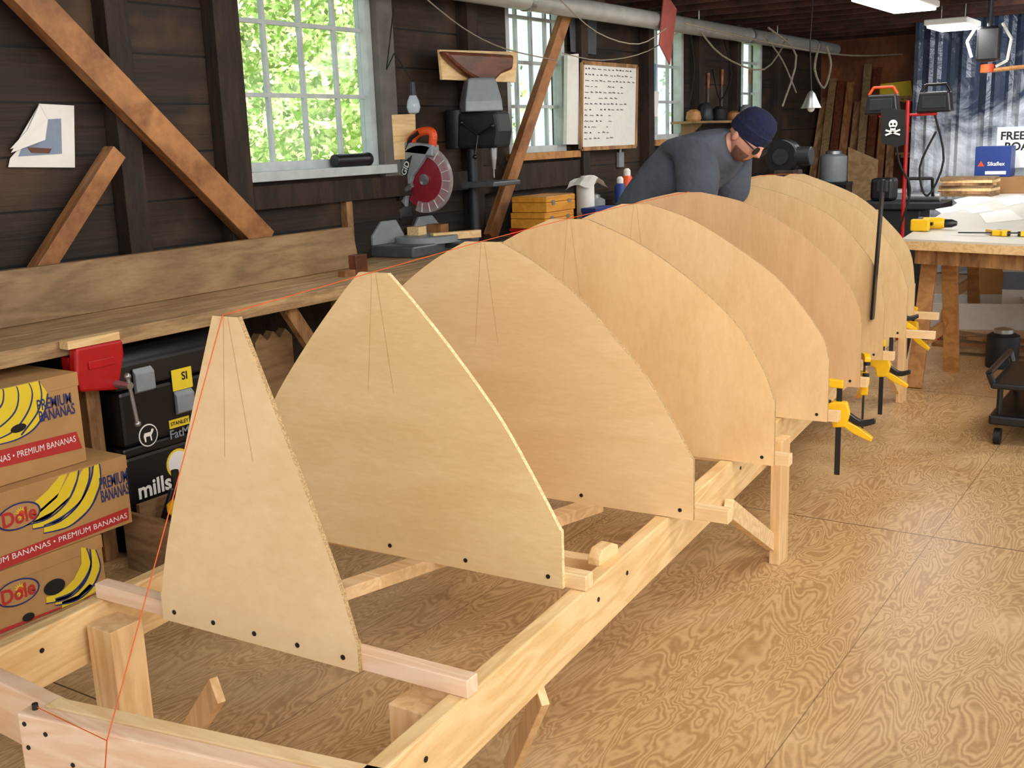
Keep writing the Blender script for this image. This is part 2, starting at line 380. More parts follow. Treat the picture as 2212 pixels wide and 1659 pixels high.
for y in(2.35,3.6,5.2,6.4): MB().beam(SB(-.5,y,.41),SB(.5,y,.41),.04,.09).build('spreader','pinex',sb,.003)
for y in(1.5,3.62,6.25):
    for s in(-1,1):
        u=s*(.585 if y>2 else .43); p=SB(u,y,0)
        lg=MB().bb(p+V((-.02 if y>2 else -.045,-.045,0)),p+V((.02 if y>2 else .045,.045,.47))).build('leg','pinez',sb,.003)
        if y>2: MB().beam(SB(s*.565,y-.03,.08),SB(s*.565,y-.55,.38),.03,.06).build('brace','pinex',sb,.002)
MB().beam(PZ(1172,1500,.36),PZ(1100,1665,.02),.02,.05).build('brace','pinez',sb,.002)
MB().beam(PZ(470,1490,.38),PZ(395,1610,.1),.02,.06).build('brace','pinez',sb,.002)
MB().beam(PZ(700,1290,.36),PZ(1290,1090,.36),.06,.038).build('brace','pinex',sb,.003)
p=PZ(1290,1205,.5); MB().prism([(-.05,0),(.05,0),(.05,.025),(.02,.04),(-.03,.04),(-.05,.02)],p,Y_,Z_,(.035,0,0)).build('block','pine',sb,.003)
MB().cyl(SB(-.2,1.105,.498),SB(-.2,1.105,.512),.006,None,10).build('screw','dgrey',sb)
# ------------------------------------------------------------ molds
PR=[[(.57,.28),(.72,.235),(1.02,.118),(1.22,.035)],
[(.65,.505),(.77,.435),(.91,.345),(1.06,.22),(1.17,.117),(1.24,.045)],
[(.68,.65),(.80,.58),(.91,.505),(1.01,.41),(1.11,.31),(1.20,.18),(1.26,.06)],
[(.72,.715),(.81,.68),(.94,.60),(1.02,.52),(1.12,.39),(1.21,.24),(1.28,.07)],
[(.74,.755),(.81,.735),(.91,.665),(1.02,.565),(1.12,.425),(1.23,.235),(1.29,.055)],
[(.77,.745),(.83,.735),(.93,.685),(1.03,.605),(1.14,.465),(1.25,.265),(1.30,.055)],
[(.77,.725),(.90,.695),(1.02,.615),(1.15,.485),(1.25,.275),(1.31,.04)],
[(.76,.725),(.90,.675),(1.03,.585),(1.15,.465),(1.28,.2),(1.32,.04)],
[(.70,.665),(.87,.635),(1.01,.535),(1.18,.335),(1.30,.04)]]
MC=[-1.682,-1.755,-1.82,-1.865,-1.92,-1.96,-2.0,-2.04,-2.08]
MY=[1.5,2.05,2.62,3.20,3.80,4.39,4.97,5.56,6.15]
ML=['narrow tapering plywood mold standing nearest at the front of the row','pointed pale yellow plywood mold second in the row, behind the narrow one','broad pale plywood mold third in the row with fine horizontal grain','honey toned plywood mold fourth in the row','rounded tan plywood mold fifth in the row with the clamp at its lower corner','darker reddish brown plywood mold sixth in the row, in front of the man','seventh plywood mold in the row, just behind the man','eighth plywood mold in the row, second from the far end','farthest plywood mold at the end of the row nearest the white table']
yw=math.radians(2.5); mu=V((math.cos(yw),math.sin(yw),0)); mb_=V((-math.sin(yw),math.cos(yw),0))
for i in range(9):
    c0=V((MC[i],MY[i],0)); rt=thing('boat_mold',ML[i],'mold',c0+Z_*.5,'plywood molds along the frame')
    pr=[(h,z) for z,h in PR[i]]; sp=spline(pr,5); zb=.502
    rg=[(pr[0][0]+.004,zb),(pr[0][0]+.004,pr[0][1]-.002)]+sp
    poly=rg+[(-h,z) for h,z in reversed(rg)]
    pm=MB(); pm.prism(poly,c0,mu,Z_,mb_*.012,1)
    pm.mi=2
    if i<5:
        for s in(-1,1):
            tp=c0+mu*(s*.006+.002)+Z_*(pr[-1][1]-.002)-mb_*.0006; bt=c0+mu*(s*.04+.002)+Z_*(pr[-1][1]-.3)-mb_*.0006
            pm.add([tp-mu*.0005,tp+mu*.0005,bt+mu*.0005,bt-mu*.0005],[(0,1,2,3)])
    pn=pm.build('panel',['ply%d'%i,'edgel' if i in(1,) else 'edge','pencil'],rt)
    hw=max(.54,pr[0][0]+[.0,.06,.1,.05,.04,.03,.05,.14,.13][i])
    cy=mb_*(.012+.019)
    MB().beam(c0-mu*max(.53,pr[0][0]-.02)+cy+Z_*.52,c0+mu*hw+cy+Z_*.52,.038,.038).build('cleat','pinex' if i else 'pink',rt,.002)
    k=5
    for q in range(k):
        if i>4 and q<2: continue
        x=-pr[0][0]+.035+(2*pr[0][0]-.07)*q/(k-1); p=c0+mu*x+Z_*.527
        MB().cyl(p-mb_*.0015,p+mb_*.002,.0058,None,10).build('screw','blackp',pn)
pts=[PZ(225,1690,.46),PZ(231,1600,.495),V((MC[0]-.004,MY[0]-.002,1.2225))]+[V((MC[i],MY[i],PR[i][-1][0]+.002)) for i in range(1,9)]
st=MB().tube(pts,.0012,6); st.tube([PZ(231,1600,.498),SB(-.2,1.105,.506)],.001,5)
tag(st.build('string','orangeline'),'thin orange string stretched over the tops of the molds','string')
# ------------------------------------------------------------ bar clamps
def make_clamp(label):
    r=thing('bar_clamp',label,'clamp',(0,0,0),'yellow and black bar clamps')
    MB().box((0,0,-.06),(.02,.007,.36)).build('bar','black',r,.001)
    gp=MB().prism([(-.05,.03),(-.02,.045),(.03,.045),(.042,.0),(.03,-.05),(-.02,-.055),(-.028,-.01),(-.05,.0)],(0,-.016,0),X_,Z_,(0,.032,0)).build('grip','yellow',r,.006)
    MB().prism(spline([(.025,-.025),(.07,-.045),(.125,-.085)],4)+spline([(.12,-.1),(.06,-.075),(.02,-.05)],4),(0,-.012,0),X_,Z_,(0,.024,0)).build('handle','yellow',gp,.004)
    MB().prism(spline([(.03,.012),(.08,-.02),(.13,-.01)],4)+spline([(.132,-.03),(.08,-.045),(.03,-.02)],4),(0,-.01,0),X_,Z_,(0,.02,0)).build('trigger','black',gp,.004)
    j=MB().prism([(-.075,.1),(.014,.095),(.014,.125),(-.05,.13),(-.075,.12)],(0,-.013,0),X_,Z_,(0,.026,0)).build('jaw','yellow',r,.004)
    MB().cyl((-.06,0,.1),(-.06,0,.085),.014).build('jaw_pad','black',j)
    MB().cyl((-.042,0,.03),(-.042,0,.046),.014).build('jaw_pad','black',gp)
    return r
c1=make_clamp('yellow bar clamp hanging lowest on the corner of the fifth mold')
c1.location=PY(1812,892,3.93); c1.rotation_euler=(0,0,.15)
dup(c1,'yellow bar clamp with raised handle below the eighth mold',PY(1905,790,5.2),(0,0,.1))
dup(c1,'small yellow bar clamp turned sideways at the corner of the sixth mold',PY(1866,825,4.55),(0,0,2.0))
dup(c1,'yellow bar clamp highest on the far mold edge',PY(1928,675,5.72),(0,0,.5))
dup(c1,'yellow bar clamp at the end of the farthest cleat',PY(1968,710,6.3),(0,.15,-.1))
lb=thing('long_bar_clamp','long black bar of a clamp rising upright beside the far molds','clamp',PY(1884,690,4.98))
MB().beam(PY(1884,690,4.98),PY(1908,388,4.98),.012,.036,Y_).build('bar','black',lb,.002)
p=PY(1906,402,4.98); MB().box(p,(.045,.03,.05)).build('bar_head','rubber',lb,.004)
# ------------------------------------------------------------ workbench
wb=thing('workbench','long worn wooden workbench along the wall under the windows','workbench',(-3.85,4.2,0))
t=MB()
for k in range(3): t.bb((-4.19+k*.232,.9,.86),(-4.19+k*.232+.23,9.6,.9))
t.build('bench_top','bench',wb,.003)
MB().bb((-3.5,.9,.84),(-3.475,9.6,.9)).build('front_edge','bench',wb,.003)
MB().bb((-4.15,.9,.3),(-4.13,9.6,.85)).build('back_panel','stud',wb)
for y in(1.3,2.44,3.9,5.4,6.9,8.6):
    MB().bb((-3.62,y,0),(-3.53,y+.06,.86)).build('leg','lumber',wb,.004)
    if y>3: MB().beam((-3.57,y+.03,.3),(-3.57,y-.35,.84),.04,.07).build('brace','lumber',wb,.003)
MB().bb((-4.15,3.3,.24),(-3.6,9.5,.27)).build('shelf','plank',wb,.003)
pk=MB(); pk.prism([(0,0),(.04,0),(.0,.215),(-.04,.215)],(-3.98,1.4,.901),X_,Z_,(0,3.1,0))
tag(pk.build('timber_plank','plank',None,.004),'long wide plank standing on edge along the back of the bench','plank')
p=PZ(775,592,.9); q=thing('wood_block','reddish wooden block standing on the bench edge beside the near molds','wood block',p)
MB().box(p+V((0,0,.05)),(.05,.09,.1)).build('block','hullw',q,.003); MB().box(p+V((.0,-.09,.015)),(.05,.08,.03)).build('offcut','brace',q,.002)
p=PX(205,790,-3.45); v=thing('bench_vise','red steel bench vise clamped to the front edge of the bench','vise',p)
MB().prism([(-.1,-.075),(.06,-.1),(.075,-.05),(.1,.03),(.1,.085),(-.1,.085),(-.115,-.02)],p,Y_,Z_,(.045,0,0)).build('jaw','red',v,.01)
MB().prism([(-.09,-.06),(.02,-.06),(.03,.03),(.03,.045),(-.09,.045)],p+V((-.07,0,0)),Y_,Z_,(.05,0,0)).build('rear_jaw','red',v,.006)
MB().prism([(-.06,.0),(.05,.0),(.05,.03),(-.06,.03)],p+V((.045,0,0)),Y_,Z_,(.006,0,0)).build('ridge','red',v,.004)
h=p+V((.09,.05,-.075)); sw=MB().cyl(h-X_*.06,h+X_*.035,.014).build('screw','steel',v,0,True)
MB().cyl(h+V((.025,0,.03)),h+V((.025,.02,-.15)),.0075).ball(h+V((.025,0,.035)),.013).ball(h+V((.025,.02,-.15)),.013).build('handle','steel',sw,0,True)
MB().box(p+V((.018,-.02,.1)),(.05,.22,.03)).build('jaw_liner','pine',v,.002)
# ------------------------------------------------------------ banana boxes
def bananabox(label,xf,zb,zt,rpx,w,d,bananas,lines,stripe,texts,stext,logo,holes):
    yr=PX(rpx[0],rpx[1],xf).y; r=thing('banana_box',label,'cardboard box',(xf-d/2,yr-w/2,zb),'stacked banana boxes')
    MB().bb((xf-d,yr-w,zb+.0005),(xf,yr,zt-.0005)).build('box','card',r,.004)
    MB().bb((xf-d-.003,yr-w-.003,zt-.05),(xf+.0015,yr+.003,zt-.001)).build('lid','card',r,.002)
    def fp(polys,name,mat,off,par=r):
        mm=MB()
        for pl in polys:
            vs=[PX(a,b,xf+off) for a,b in pl]
            for v in vs: v.y=max(yr-w+.004,min(yr-.002,v.y)); v.z=max(zb+.003,min(zt-.003,v.z))
            mm.add(vs,[tuple(range(len(vs)))])
        return mm.build(name,mat,par)
    fp(stripe,'stripe','redp',.002)
    bp=fp(bananas,'banana_print','ytext',.0024)
    ls=[]
    for pl in lines:
        q=spline(pl,5); ls.append([(a-1.6,b-1.0) for a,b in q]+[(a+1.6,b+1.0) for a,b in reversed(q)])
    fp(ls,'banana_outline','bltext',.003,bp)
    def tx(body,p0,p1,hpx,mat,bold=0,off=.0032):
        a=PX(*p0,xf+off); b=PX(*p1,xf+off); dz=(PX(p0[0],p0[1]-hpx/2,xf).z-PX(p0[0],p0[1]+hpx/2,xf).z)
        text(r,body,.04,(a+b)/2,Y_,Z_,mat,width=b.y-a.y,height=dz,bold=bold)
    for a in texts: tx(*a,mat='bltext',bold=.0006)
    for a in stext: tx(*a,mat='whitep')
    ov=lambda a,b,ra,rb,sl=-.3:[(a+ra*math.cos(t*math.pi/14),b+rb*math.sin(t*math.pi/14)+sl*ra*math.cos(t*math.pi/14)) for t in range(28)]
    for a,b,ra,rb in holes: fp([ov(a,b,ra,rb)],'hand_hole','blackp',.0036)
    if logo:
        a,b=logo; lg=fp([ov(a,b,48,29)],'logo','bltext',.003); fp([ov(a,b,44,25.5)],'logo_ground','card',.0036,lg)
        rays=[]
        for k in range(14):
            t=k*math.pi/7; c_,s_=math.cos(t),math.sin(t)
            rays.append([(a+7+c_*7-s_*2,b-6+s_*7+c_*2),(a+7+c_*16,b-6+s_*16),(a+7+c_*7+s_*2,b-6+s_*7-c_*2)])
        fp(rays,'logo_sun','ytext',.0042,lg); fp([ov(a+7,b-6,6,6,0)],'logo_sun','orange',.0044,lg)
        tx('Dole',(a-36,b+13),(a+38,b-9),34,'redp',.0012,.0048)
    return r
z1=PX(255,1140,-3.3).z; z2=PX(185,997,-3.36).z; z3=PX(150,806,-3.36).z
SH=lambda pl,dx,dy:[(a+dx,b+dy) for a,b in pl]
o1=[(95,1152),(150,1137),(195,1097),(217,1042),(213,990)]; i1=[(201,986),(198,1030),(176,1080),(138,1114),(95,1136)]
bananabox('cardboard banana box with red stripe, topmost of the stack under the bench',-3.36,z2,z3,(183,950),.5,.38,
  [[(-90,850),(0,820),(45,816),(84,822),(103,850),(96,890),(75,925),(40,948),(0,960),(-90,985)]],
  [[(58,818),(70,850),(60,890),(28,932),(-20,955)],[(28,818),(40,850),(32,890),(-4,925),(-40,940)],[(84,822),(90,855),(80,893),(46,940)],[(0,822),(8,850),(0,880),(-40,905)],[(103,850),(96,890),(75,925),(40,948),(0,960)]],
  [[(-140,1008),(165,932),(178,968),(-140,1045)]],
  [('PREMIUM',(80,876),(154,862),25),('BANANAS',(84,899),(162,886),25)],
  [('PREMIUM BANANAS • PREMIUM BANANAS',(-120,1022),(164,952),15)],None,[(40,925,17,9)])
bananabox('cardboard banana box in the middle of the stack, wider than the top one',-3.3,z1,z2,(279,1060),.56,.4,
  [o1+list(i1),SH(o1,-24,-9)+SH(i1,-24,-9),SH(o1,-48,-16)+SH(i1,-48,-16),SH(o1,-72,-22)+SH(i1,-72,-22)],
  [o1,SH(o1,-24,-9),SH(o1,-48,-16),i1],
  [[(-100,1240),(277,1096),(279,1122),(-100,1280)]],
  [('PREMIUM',(216,1050),(275,1026),27),('BANANAS',(219,1078),(278,1052),27)],
  [('PREMIUM BANANAS • PREMIUM BANANAS',(-60,1236),(274,1112),13)],(40,1115),[])
o2=[(120,1308),(165,1297),(200,1267),(217,1225),(207,1188)]; i2=[(195,1186),(196,1222),(180,1255),(155,1280),(120,1294)]
bananabox('cardboard banana box on the floor, lowest of the stack',-3.3,0,z1,(229,1250),.52,.4,
  [o2+list(i2),SH(o2,-20,-4)+SH(i2,-20,-4),SH(o2,14,6)[:3]+SH(i2,14,6)[2:]],[o2,SH(o2,-20,-4),i2],
  [[(-100,1400),(228,1318),(228,1345),(-100,1435)]],[],[('PREMIUM BANANAS • PREMIUM BANANAS',(-60,1404),(224,1335),13)],(38,1280),[(118,1268,23,17),(62,1333,13,9)])
# tool chests
tc=thing('tool_chest','black plastic tool chest on the floor under the bench beside the banana boxes','tool chest',(-3.75,2.84,0))
MB().bb((-4.05,2.53,0),(-3.47,3.16,.4)).build('body','black',tc,.015)
MB().bb((-4.06,2.52,.4),(-3.46,3.17,.44)).build('lid','black',tc,.01)
text(tc,'mills',.11,PX(335,1052,-3.4665),Y_,Z_,'whitep',bold=.003,width=.16)
MB().lathe([(.06,0),(.06,.002)],PX(385,1000,-3.469),X_,24).build('sticker','ytext',tc); MB().lathe([(.05,0),(.05,.002)],PX(385,1000,-3.4675),X_,24).build('sticker','whitep',tc)
tc=thing('tool_chest','black tool box with grey latches and stickers, stacked on the other chest below the vise','tool chest',(-3.75,2.82,.44))
MB().bb((-4.03,2.53,.441),(-3.46,3.15,.66)).build('body','black',tc,.015)
MB().prism([(0,0),(.56,0),(.55,.1),(.5,.15),(.05,.15),(0,.1)],(-4.02,2.52,.665),X_,Z_,(0,.64,0)).build('lid','black',tc,.012)
for p in(PX(308,820,-3.46),PX(396,866,-3.46)):
    MB().prism([(0,-.05),(.02,-.04),(.02,.03),(0,.05)],p-Y_*.045,X_,Z_,(0,.09,0)).build('latch','lgrey',tc,.004)
def stk(p,w,h,mat): return MB().bb((p.x-.001,p.y-w/2,p.z-h/2),(p.x+.0015,p.y+w/2,p.z+h/2)).build('sticker',mat,tc)
p=PX(393,818,-3.455); stk(p,.1,.085,'ytext'); text(tc,'SI',.045,p+V((.003,.012,.01)),Y_,Z_,'blackp',bold=.001)
p=PX(320,940,-3.459); b1=MB().lathe([(.045,0),(.045,.002)],p,X_,24).build('badge','whitep',tc); MB().lathe([(.04,0),(.04,.002)],p+X_*.0012,X_,24).build('badge_ground','blackp',b1)
mo=MB(); mo.add([p+V((.0042,a,b)) for a,b in [(-.025,.0),(-.02,.012),(.01,.012),(.016,.024),(.026,.02),(.02,.008),(.012,-.002),(.014,-.024),(.008,-.024),(.005,-.004),(-.014,-.004),(-.014,-.024),(-.02,-.024)]],[tuple(range(13))]); mo.build('moose_mark','whitep',b1)
p=PX(387,912,-3.459); stk(p,.1,.034,'ytext'); text(tc,'STANLEY',.03,p+X_*.003,Y_,Z_,'blackp',bold=.0006,width=.09); text(tc,'FatMax',.05,PX(398,932,-3.456),Y_,Z_,'lgrey',bold=.001)
# crate
cr=thing('wooden_crate','open dark wooden crate of odds and ends beside the banana boxes','crate',(-3.25,2.6,0)) 
for a,b in[((-3.42,2.52,0),(-3.4,2.84,.23)),((-3.08,2.44,0),(-3.06,2.84,.23)),((-3.4,2.44,0),(-3.08,2.46,.23)),((-3.4,2.82,0),(-3.08,2.84,.23))]: MB().bb(a,b).build('side','crate',cr,.003)
MB().bb((-3.4,2.46,.01),(-3.08,2.82,.03)).build('bottom','crate',cr)
for k in range(5):
    p=V((-3.35+k*.05,2.55+.035*k,.032)); hn=thing('chisel',['black handled tool','tool with a steel handle','dark iron handled tool','brown wooden handled tool','bright steel handled tool'][k]+' poking out of the wooden crate','tool',p)
    MB().cyl(p,p+V((.02,.03,.14)),.008).build('shaft','steel',hn); MB().cyl(p+V((.02,.03,.14)),p+V((.045,.06,.25)),.018,.014,10).build('grip',['black','steel','dgrey','brace','steel'][k],hn,0,True)
sc=thing('spring_clamp','yellow tipped black clamp standing up in the wooden crate','clamp',(-3.13,2.5,.03))
MB().cyl((-3.13,2.5,.03),(-3.12,2.48,.42),.014,None,10).build('bar','black',sc,0,True); MB().lathe([(.03,0),(.042,.015),(.042,.04),(.02,.06)],(-3.125,2.485,.25),Z_).build('pad','yellow',sc,0,True)
p=PX(600,830,-3.7); p.z=.272
o=MB(); o.prism([(-.12,0),(.12,0),(.12,.4),(.08,.44),(.04,.4),(0,.44),(-.04,.4),(-.08,.44),(-.12,.4)],p,Y_,Z_,(-.05,0,0)); tag(o.build('wooden_offcut','plank',None,.003),'scalloped wooden offcut stored under the bench behind the near molds','wood offcut')
# ------------------------------------------------------------ miter saw
B=PZ(918,545,.9)+V((-.02,.02,0)); ms=thing('miter_saw','raised mitre saw with orange handle and red blade on the bench','saw',B)
def P(x,y,z): return B+V((x,y,z))
MB().bb(P(-.2,-.3,0),P(.16,.3,.06)).build('base','grey',ms,.01)
MB().lathe([(.17,0),(.17,.03),(.165,.035)],P(.02,0,.055),Z_,32).build('turntable','lgrey',ms,0,True)
ma=MB().prism([(-.03,0),(.03,0),(.02,.02),(-.02,.02)],P(.16,0,.03),Y_,Z_,V((.16,0,0))).build('miter_arm','dgrey',ms,.004); MB().cyl(P(.32,0,.04),P(.37,0,.04),.022).build('knob','black',ma,0,True)
for s in(-1,1): MB().prism([(.04*s,0),(.3*s,0),(.3*s,.05),(.22*s,.12),(.1*s,.12),(.04*s,.04)],P(-.1,0,.06),Y_,Z_,V((-.02,0,0))).build('fence','lgrey',ms,.004)
MB().prism([(-.24,.02),(-.14,.02),(-.1,.16),(-.14,.3),(-.2,.32),(-.26,.2)],P(0,-.06,.03),X_,Z_,V((0,.12,0))).build('pivot_arm','black',ms,.012)
for dy in(-.05,.05): MB().cyl(P(-.33,dy,.2),P(-.02,dy,.36),.014).build('rail','steel',ms,0,True)
for k in range(4): MB().cyl(P(-.26+.045*k,-.07,.2+.035*k),P(-.26+.045*k,.07,.2+.035*k),.032,None,14).build('bellows_ring','black',ms,0,True)
bc=P(.03,0,.385)
bl=MB().lathe([(.0,-.0015),(.155,-.0015),(.155,.0015),(.0,.0015)],bc,Y_,48).build('blade','blade',ms)
MB().lathe([(.02,-.012),(.03,-.01),(.03,.0),(.02,.01)],bc-Y_*.004,Y_,20).build('arbor','steel',bl,0,True)
g=MB()
pts=[(math.cos(a)*.175,math.sin(a)*.175) for a in [-1.95+k*.16 for k in range(22)]]+[(math.cos(a)*.12,math.sin(a)*.12) for a in [-1.95+k*.16 for k in range(21,-1,-1)]]
g.prism(pts,bc-Y_*.014,X_,Z_,(0,.028,0)); gd=g.build('clear_guard','clearp',ms)
for k in range(9):
    a=-1.7+k*.33; u_=V((math.cos(a),0,math.sin(a))); MB().beam(bc-Y_*.0145+u_*.125,bc-Y_*.0145+u_*.172,.003,.006,Y_).build('guard_rib','white',gd)
g=MB(); pts=[(math.cos(a)*.185,math.sin(a)*.185) for a in [1.15+k*.18 for k in range(17)]]+[(-.11,-.1),(-.06,.02),(.0,.08)]
g.prism(pts,bc-Y_*.035,X_,Z_,(0,.03,0)); ug=g.build('upper_guard','lgrey',ms,.006)
MB().prism([(-.16,-.06),(-.1,.1),(-.05,.13),(-.1,.0),(-.12,-.09)],bc-Y_*.041,X_,Z_,(0,.008,0)).build('guard_plate','dgrey',ug,.003)
text(ms,'RIDGID',.045,bc+V((-.11,-.0425,.03)),V((.45,0,.9)),V((-.9,0,.45)),'whitep',bold=.001)
MB().cyl(bc+V((-.03,.02,.0)),bc+V((-.03,.2,.0)),.07,.06,20).build('motor','dgrey',ms,.004,True)
hd=MB(); hp=spline([(-.1,.15),(-.07,.215),(-.02,.245),(.045,.25),(.068,.225),(.055,.16)],4)
hd.tube([bc+V((a,0,b)) for a,b in hp],.023,10)
for a,b in hp: hd.ball(bc+V((a,0,b)),.0235,(1,1,1),None,10)
ho_=hd.build('handle','orange',ms,0,True)
MB().tube([bc+V((-.095,-.024,.16)),bc+V((-.06,-.026,.22)),bc+V((-.01,-.026,.245))],.012,8).build('handle_inlay','black',ho_)
MB().prism([(-.11,.14),(.08,.12),(.08,.18),(-.1,.2)],bc-Y_*.035,X_,Z_,(0,.07,0)).build('switch_box','lgrey',ms,.008)
ms.scale=(1.12,1.12,1.12)
p=PZ(985,508,.992); tag(MB().box(p,(.05,.32,.045),Mx.Rotation(-.5,3,'Z')).build('board_offcut','pine',None,.002),'pale board offcut lying on the saw table','wood offcut')
# ------------------------------------------------------------ drill press
B=V((-3.95,5.7,.9)); dp=thing('drill_press','grey bench drill press with a tapered belt cover beside the slanting brace','drill press',B)
MB().bb(P(-.12,-.14,0),P(.2,.14,.04)).build('base','dgrey',dp,.008)
MB().cyl(P(-.06,0,.04),P(-.06,0,.75),.034).build('column','dgrey',dp,0,True)
MB().prism([(-.05,-.04),(.2,-.03),(.2,0),(-.05,0)],P(0,-.15,.4),X_,Z_,V((0,.3,0))).build('table','grey',dp,.008)
MB().prism([(-.12,0),(.18,0),(.2,.1),(.18,.22),(-.1,.22)],P(0,-.08,.6),X_,Z_,V((0,.16,0))).build('head','dgrey',dp,.02)
MB().lathe([(.165,0),(.16,.06),(.12,.19),(.105,.2)],P(.02,0,.82),Z_,4).build('belt_cover','lgrey',dp,.012)
MB().cyl(P(.1,0,.6),P(.1,0,.53),.028,.022).cyl(P(.1,0,.53),P(.1,0,.47),.02,.012).cyl(P(.1,0,.47),P(.1,0,.42),.004).build('chuck','steel',dp,0,True)
for k in range(3):
    a=k*2.1+.4; hb=P(.06,-.1,.68); MB().cyl(hb,hb+V((math.cos(a)*.13,-.02,math.sin(a)*.13)),.006).ball(hb+V((math.cos(a)*.13,-.02,math.sin(a)*.13)),.015).build('feed_handle','black',dp,0,True)
MB().cyl(P(-.16,0,.6),P(-.16,0,.84),.075).build('motor','dgrey',dp,.005,True)
# ------------------------------------------------------------ things on and above the bench
def boxt(name,label,cat,c,d,mat,rot=0,bev=.004,group=None): return tag(MB().box(V(c)+Z_*d[2]/2,d,Mx.Rotation(rot,3,'Z') if rot else None).build(name,mat,None,bev),label,cat,group)
def carton(name,label,cat,c,d,mat,lidmat,rot=0,strip=None):
    r=thing(name,label,cat,c); c=V(c); rm=Mx.Rotation(rot,3,'Z'); MB().box(c+Z_*d[2]/2,d,rm).build('body',mat,r,.004)
    MB().box(c+Z_*(d[2]-.012),(d[0]+.012,d[1]+.012,.03),rm).build('lid',lidmat,r,.003)
    if strip: MB().box(c+Z_*d[2]*.45,(d[0]+.002,d[1]+.002,d[2]*.3),rm).build('printed_label',strip,r)
    return r
def can(name,label,cat,p,r,h,mat,cap='steel'):
    t_=thing(name,label,cat,p); MB().lathe([(r*.96,0),(r,.01),(r,h*.86),(r*.7,h*.93)],p,Z_,18).build('body',mat,t_,0,True); MB().lathe([(r*.6,0),(r*.6,h*.1),(r*.3,h*.14)],V(p)+Z_*h*.93,Z_,14).build('cap',cap,t_,0,True); return t_
q=V((-3.72,6.1,.9))
tb=thing('toolbox','flat red metal toolbox under the yellow wooden boxes on the bench','toolbox',q); MB().box(q+Z_*.035,(.3,.42,.07)).build('body','red',tb,.006); MB().box(q+Z_*.08,(.31,.43,.02)).build('lid','red',tb,.005)
for k in range(2):
    z=.991+k*.1; yb=thing('wooden_box',['lower yellow wooden box with clasps stacked on the red toolbox','upper yellow wooden box with clasps on top of the stack'][k],'wooden box',q+V((0,.02*k-.05,z-.9))); q2=q+V((0,.02*k-.05,0))
    MB().box(V((q2.x,q2.y,z+.03)),(.26,.36,.06)).build('body','ybox',yb,.004); ld=MB().box(V((q2.x,q2.y,z+.08)),(.26,.36,.036)).build('lid','ybox',yb,.004)
    for yy in(-.1,.1): MB().box(V((q2.x+.132,q2.y+yy,z+.06)),(.006,.03,.03)).build('clasp','steel',ld)
carton('cardboard_carton','small blue printed carton beside the yellow wooden boxes','carton',(-3.58,6.55,.9),(.1,.28,.18),'blue','blue',0,'whitep')
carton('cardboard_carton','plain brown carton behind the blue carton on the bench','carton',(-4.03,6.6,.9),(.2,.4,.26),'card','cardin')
b=PX(1265,440,-3.75); zc=b.z; b.z=.9; sp=thing('spray_can','white can draped with a pale rag standing on the bench','can',b)
MB().lathe([(.06,0),(.062,.01),(.062,zc-.9+.12),(.04,zc-.9+.16),(.03,zc-.9+.19)],b,Z_).build('can','white',sp,0,True)
rg=MB(); bb_=V((b.x,b.y,zc))
g=[[bb_+V((-.1+.04*i+random.uniform(-.01,.01),-.12+.045*j,.2-abs(j-3)*.022-abs(i-3)*.012+random.uniform(-.01,.012))) for j in range(7)] for i in range(6)]
for i in range(5):
    for j in range(6): rg.add([g[i][j],g[i+1][j],g[i+1][j+1],g[i][j+1]],[(0,1,2,3)])
rg.build('rag','paper',sp,0,True)
can('paint_can','dented grey paint can on the bench behind the molds','can',V((-3.95,7.15,.9)),.085,.22,'lgrey')
can('spray_bottle','tall blue bottle on the bench near the white can','bottle',V((-3.65,7.0,.9)),.04,.34,'blue','white')
can('glue_bottle','tall orange bottle with white cap on the bench','bottle',V((-3.8,7.4,.9)),.045,.38,'orange','white')
can('oil_can','black bottle with red cap on the bench under the whiteboard','bottle',V((-3.62,7.35,.9)),.045,.33,'black','red')
can('paint_can','white paint can with a steel top on the bench under the whiteboard','can',V((-3.95,7.75,.9)),.09,.28,'white')
can('glass_jar','small pale jar with dark cap on the bench','jar',V((-3.62,7.65,.9)),.05,.2,'bluegrey','dgrey')
carton('cardboard_carton','brown carton with red band on the bench under the whiteboard','carton',(-3.75,8.05,.9),(.25,.3,.34),'card','card',.1,'redp')
carton('cardboard_carton','dark green box on the bench end below the third window','carton',(-3.9,8.9,.9),(.3,.4,.36),'olive','dgrey',-.1)
can('paint_can','tall dark drum on the bench end near the third window','can',V((-3.65,9.25,.9)),.11,.42,'dgrey')
can('thermos','red flask standing on the bench behind the man','bottle',V((-3.58,8.5,.9)),.045,.4,'red','black')
for k in range(4): tag(MB().bb((-4.18,5.12+.1*k,.901),(-4.1+.01*k,5.2+.1*k,1.0+.05*(k%2))).build('wood_offcut',['plank','pine','lumber','brace'][k],None,.003),['small brown','pale pine','short dark','reddish'][k]+' offcut standing on the bench against the wall behind the saw','wood offcut')
p=PX(1340,345,-4.18); ob=thing('outlet_box','small grey outlet box on the wall under the whiteboard','outlet',p); MB().box(p,(.03,.08,.12)).build('box','lgrey',ob,.004); MB().cyl(p+V((.0,0,.06)),p+V((0,0,.5)),.011).build('conduit','galv',ob)
f=lambda pl,x:[PX(a,b_,x) for a,b_ in pl]
pp=thing('paper_sheet','curled white paper with a boat picture pinned to the dark wall','paper',PX(95,360,-4.185))
MB().poly(f([(84,224),(160,228),(162,362),(18,361),(22,342),(60,300)],-4.185),(-.002,0,0)).build('sheet','paper',pp)
pc=MB().poly(f([(98,258),(132,256),(134,332),(40,338),(52,308)],-4.183),(-.001,0,0)).build('picture','bluegrey',pp)
MB().poly(f([(60,318),(112,321),(107,331),(68,330)],-4.18),(-.001,0,0)).build('boat_picture','hullw',pc)
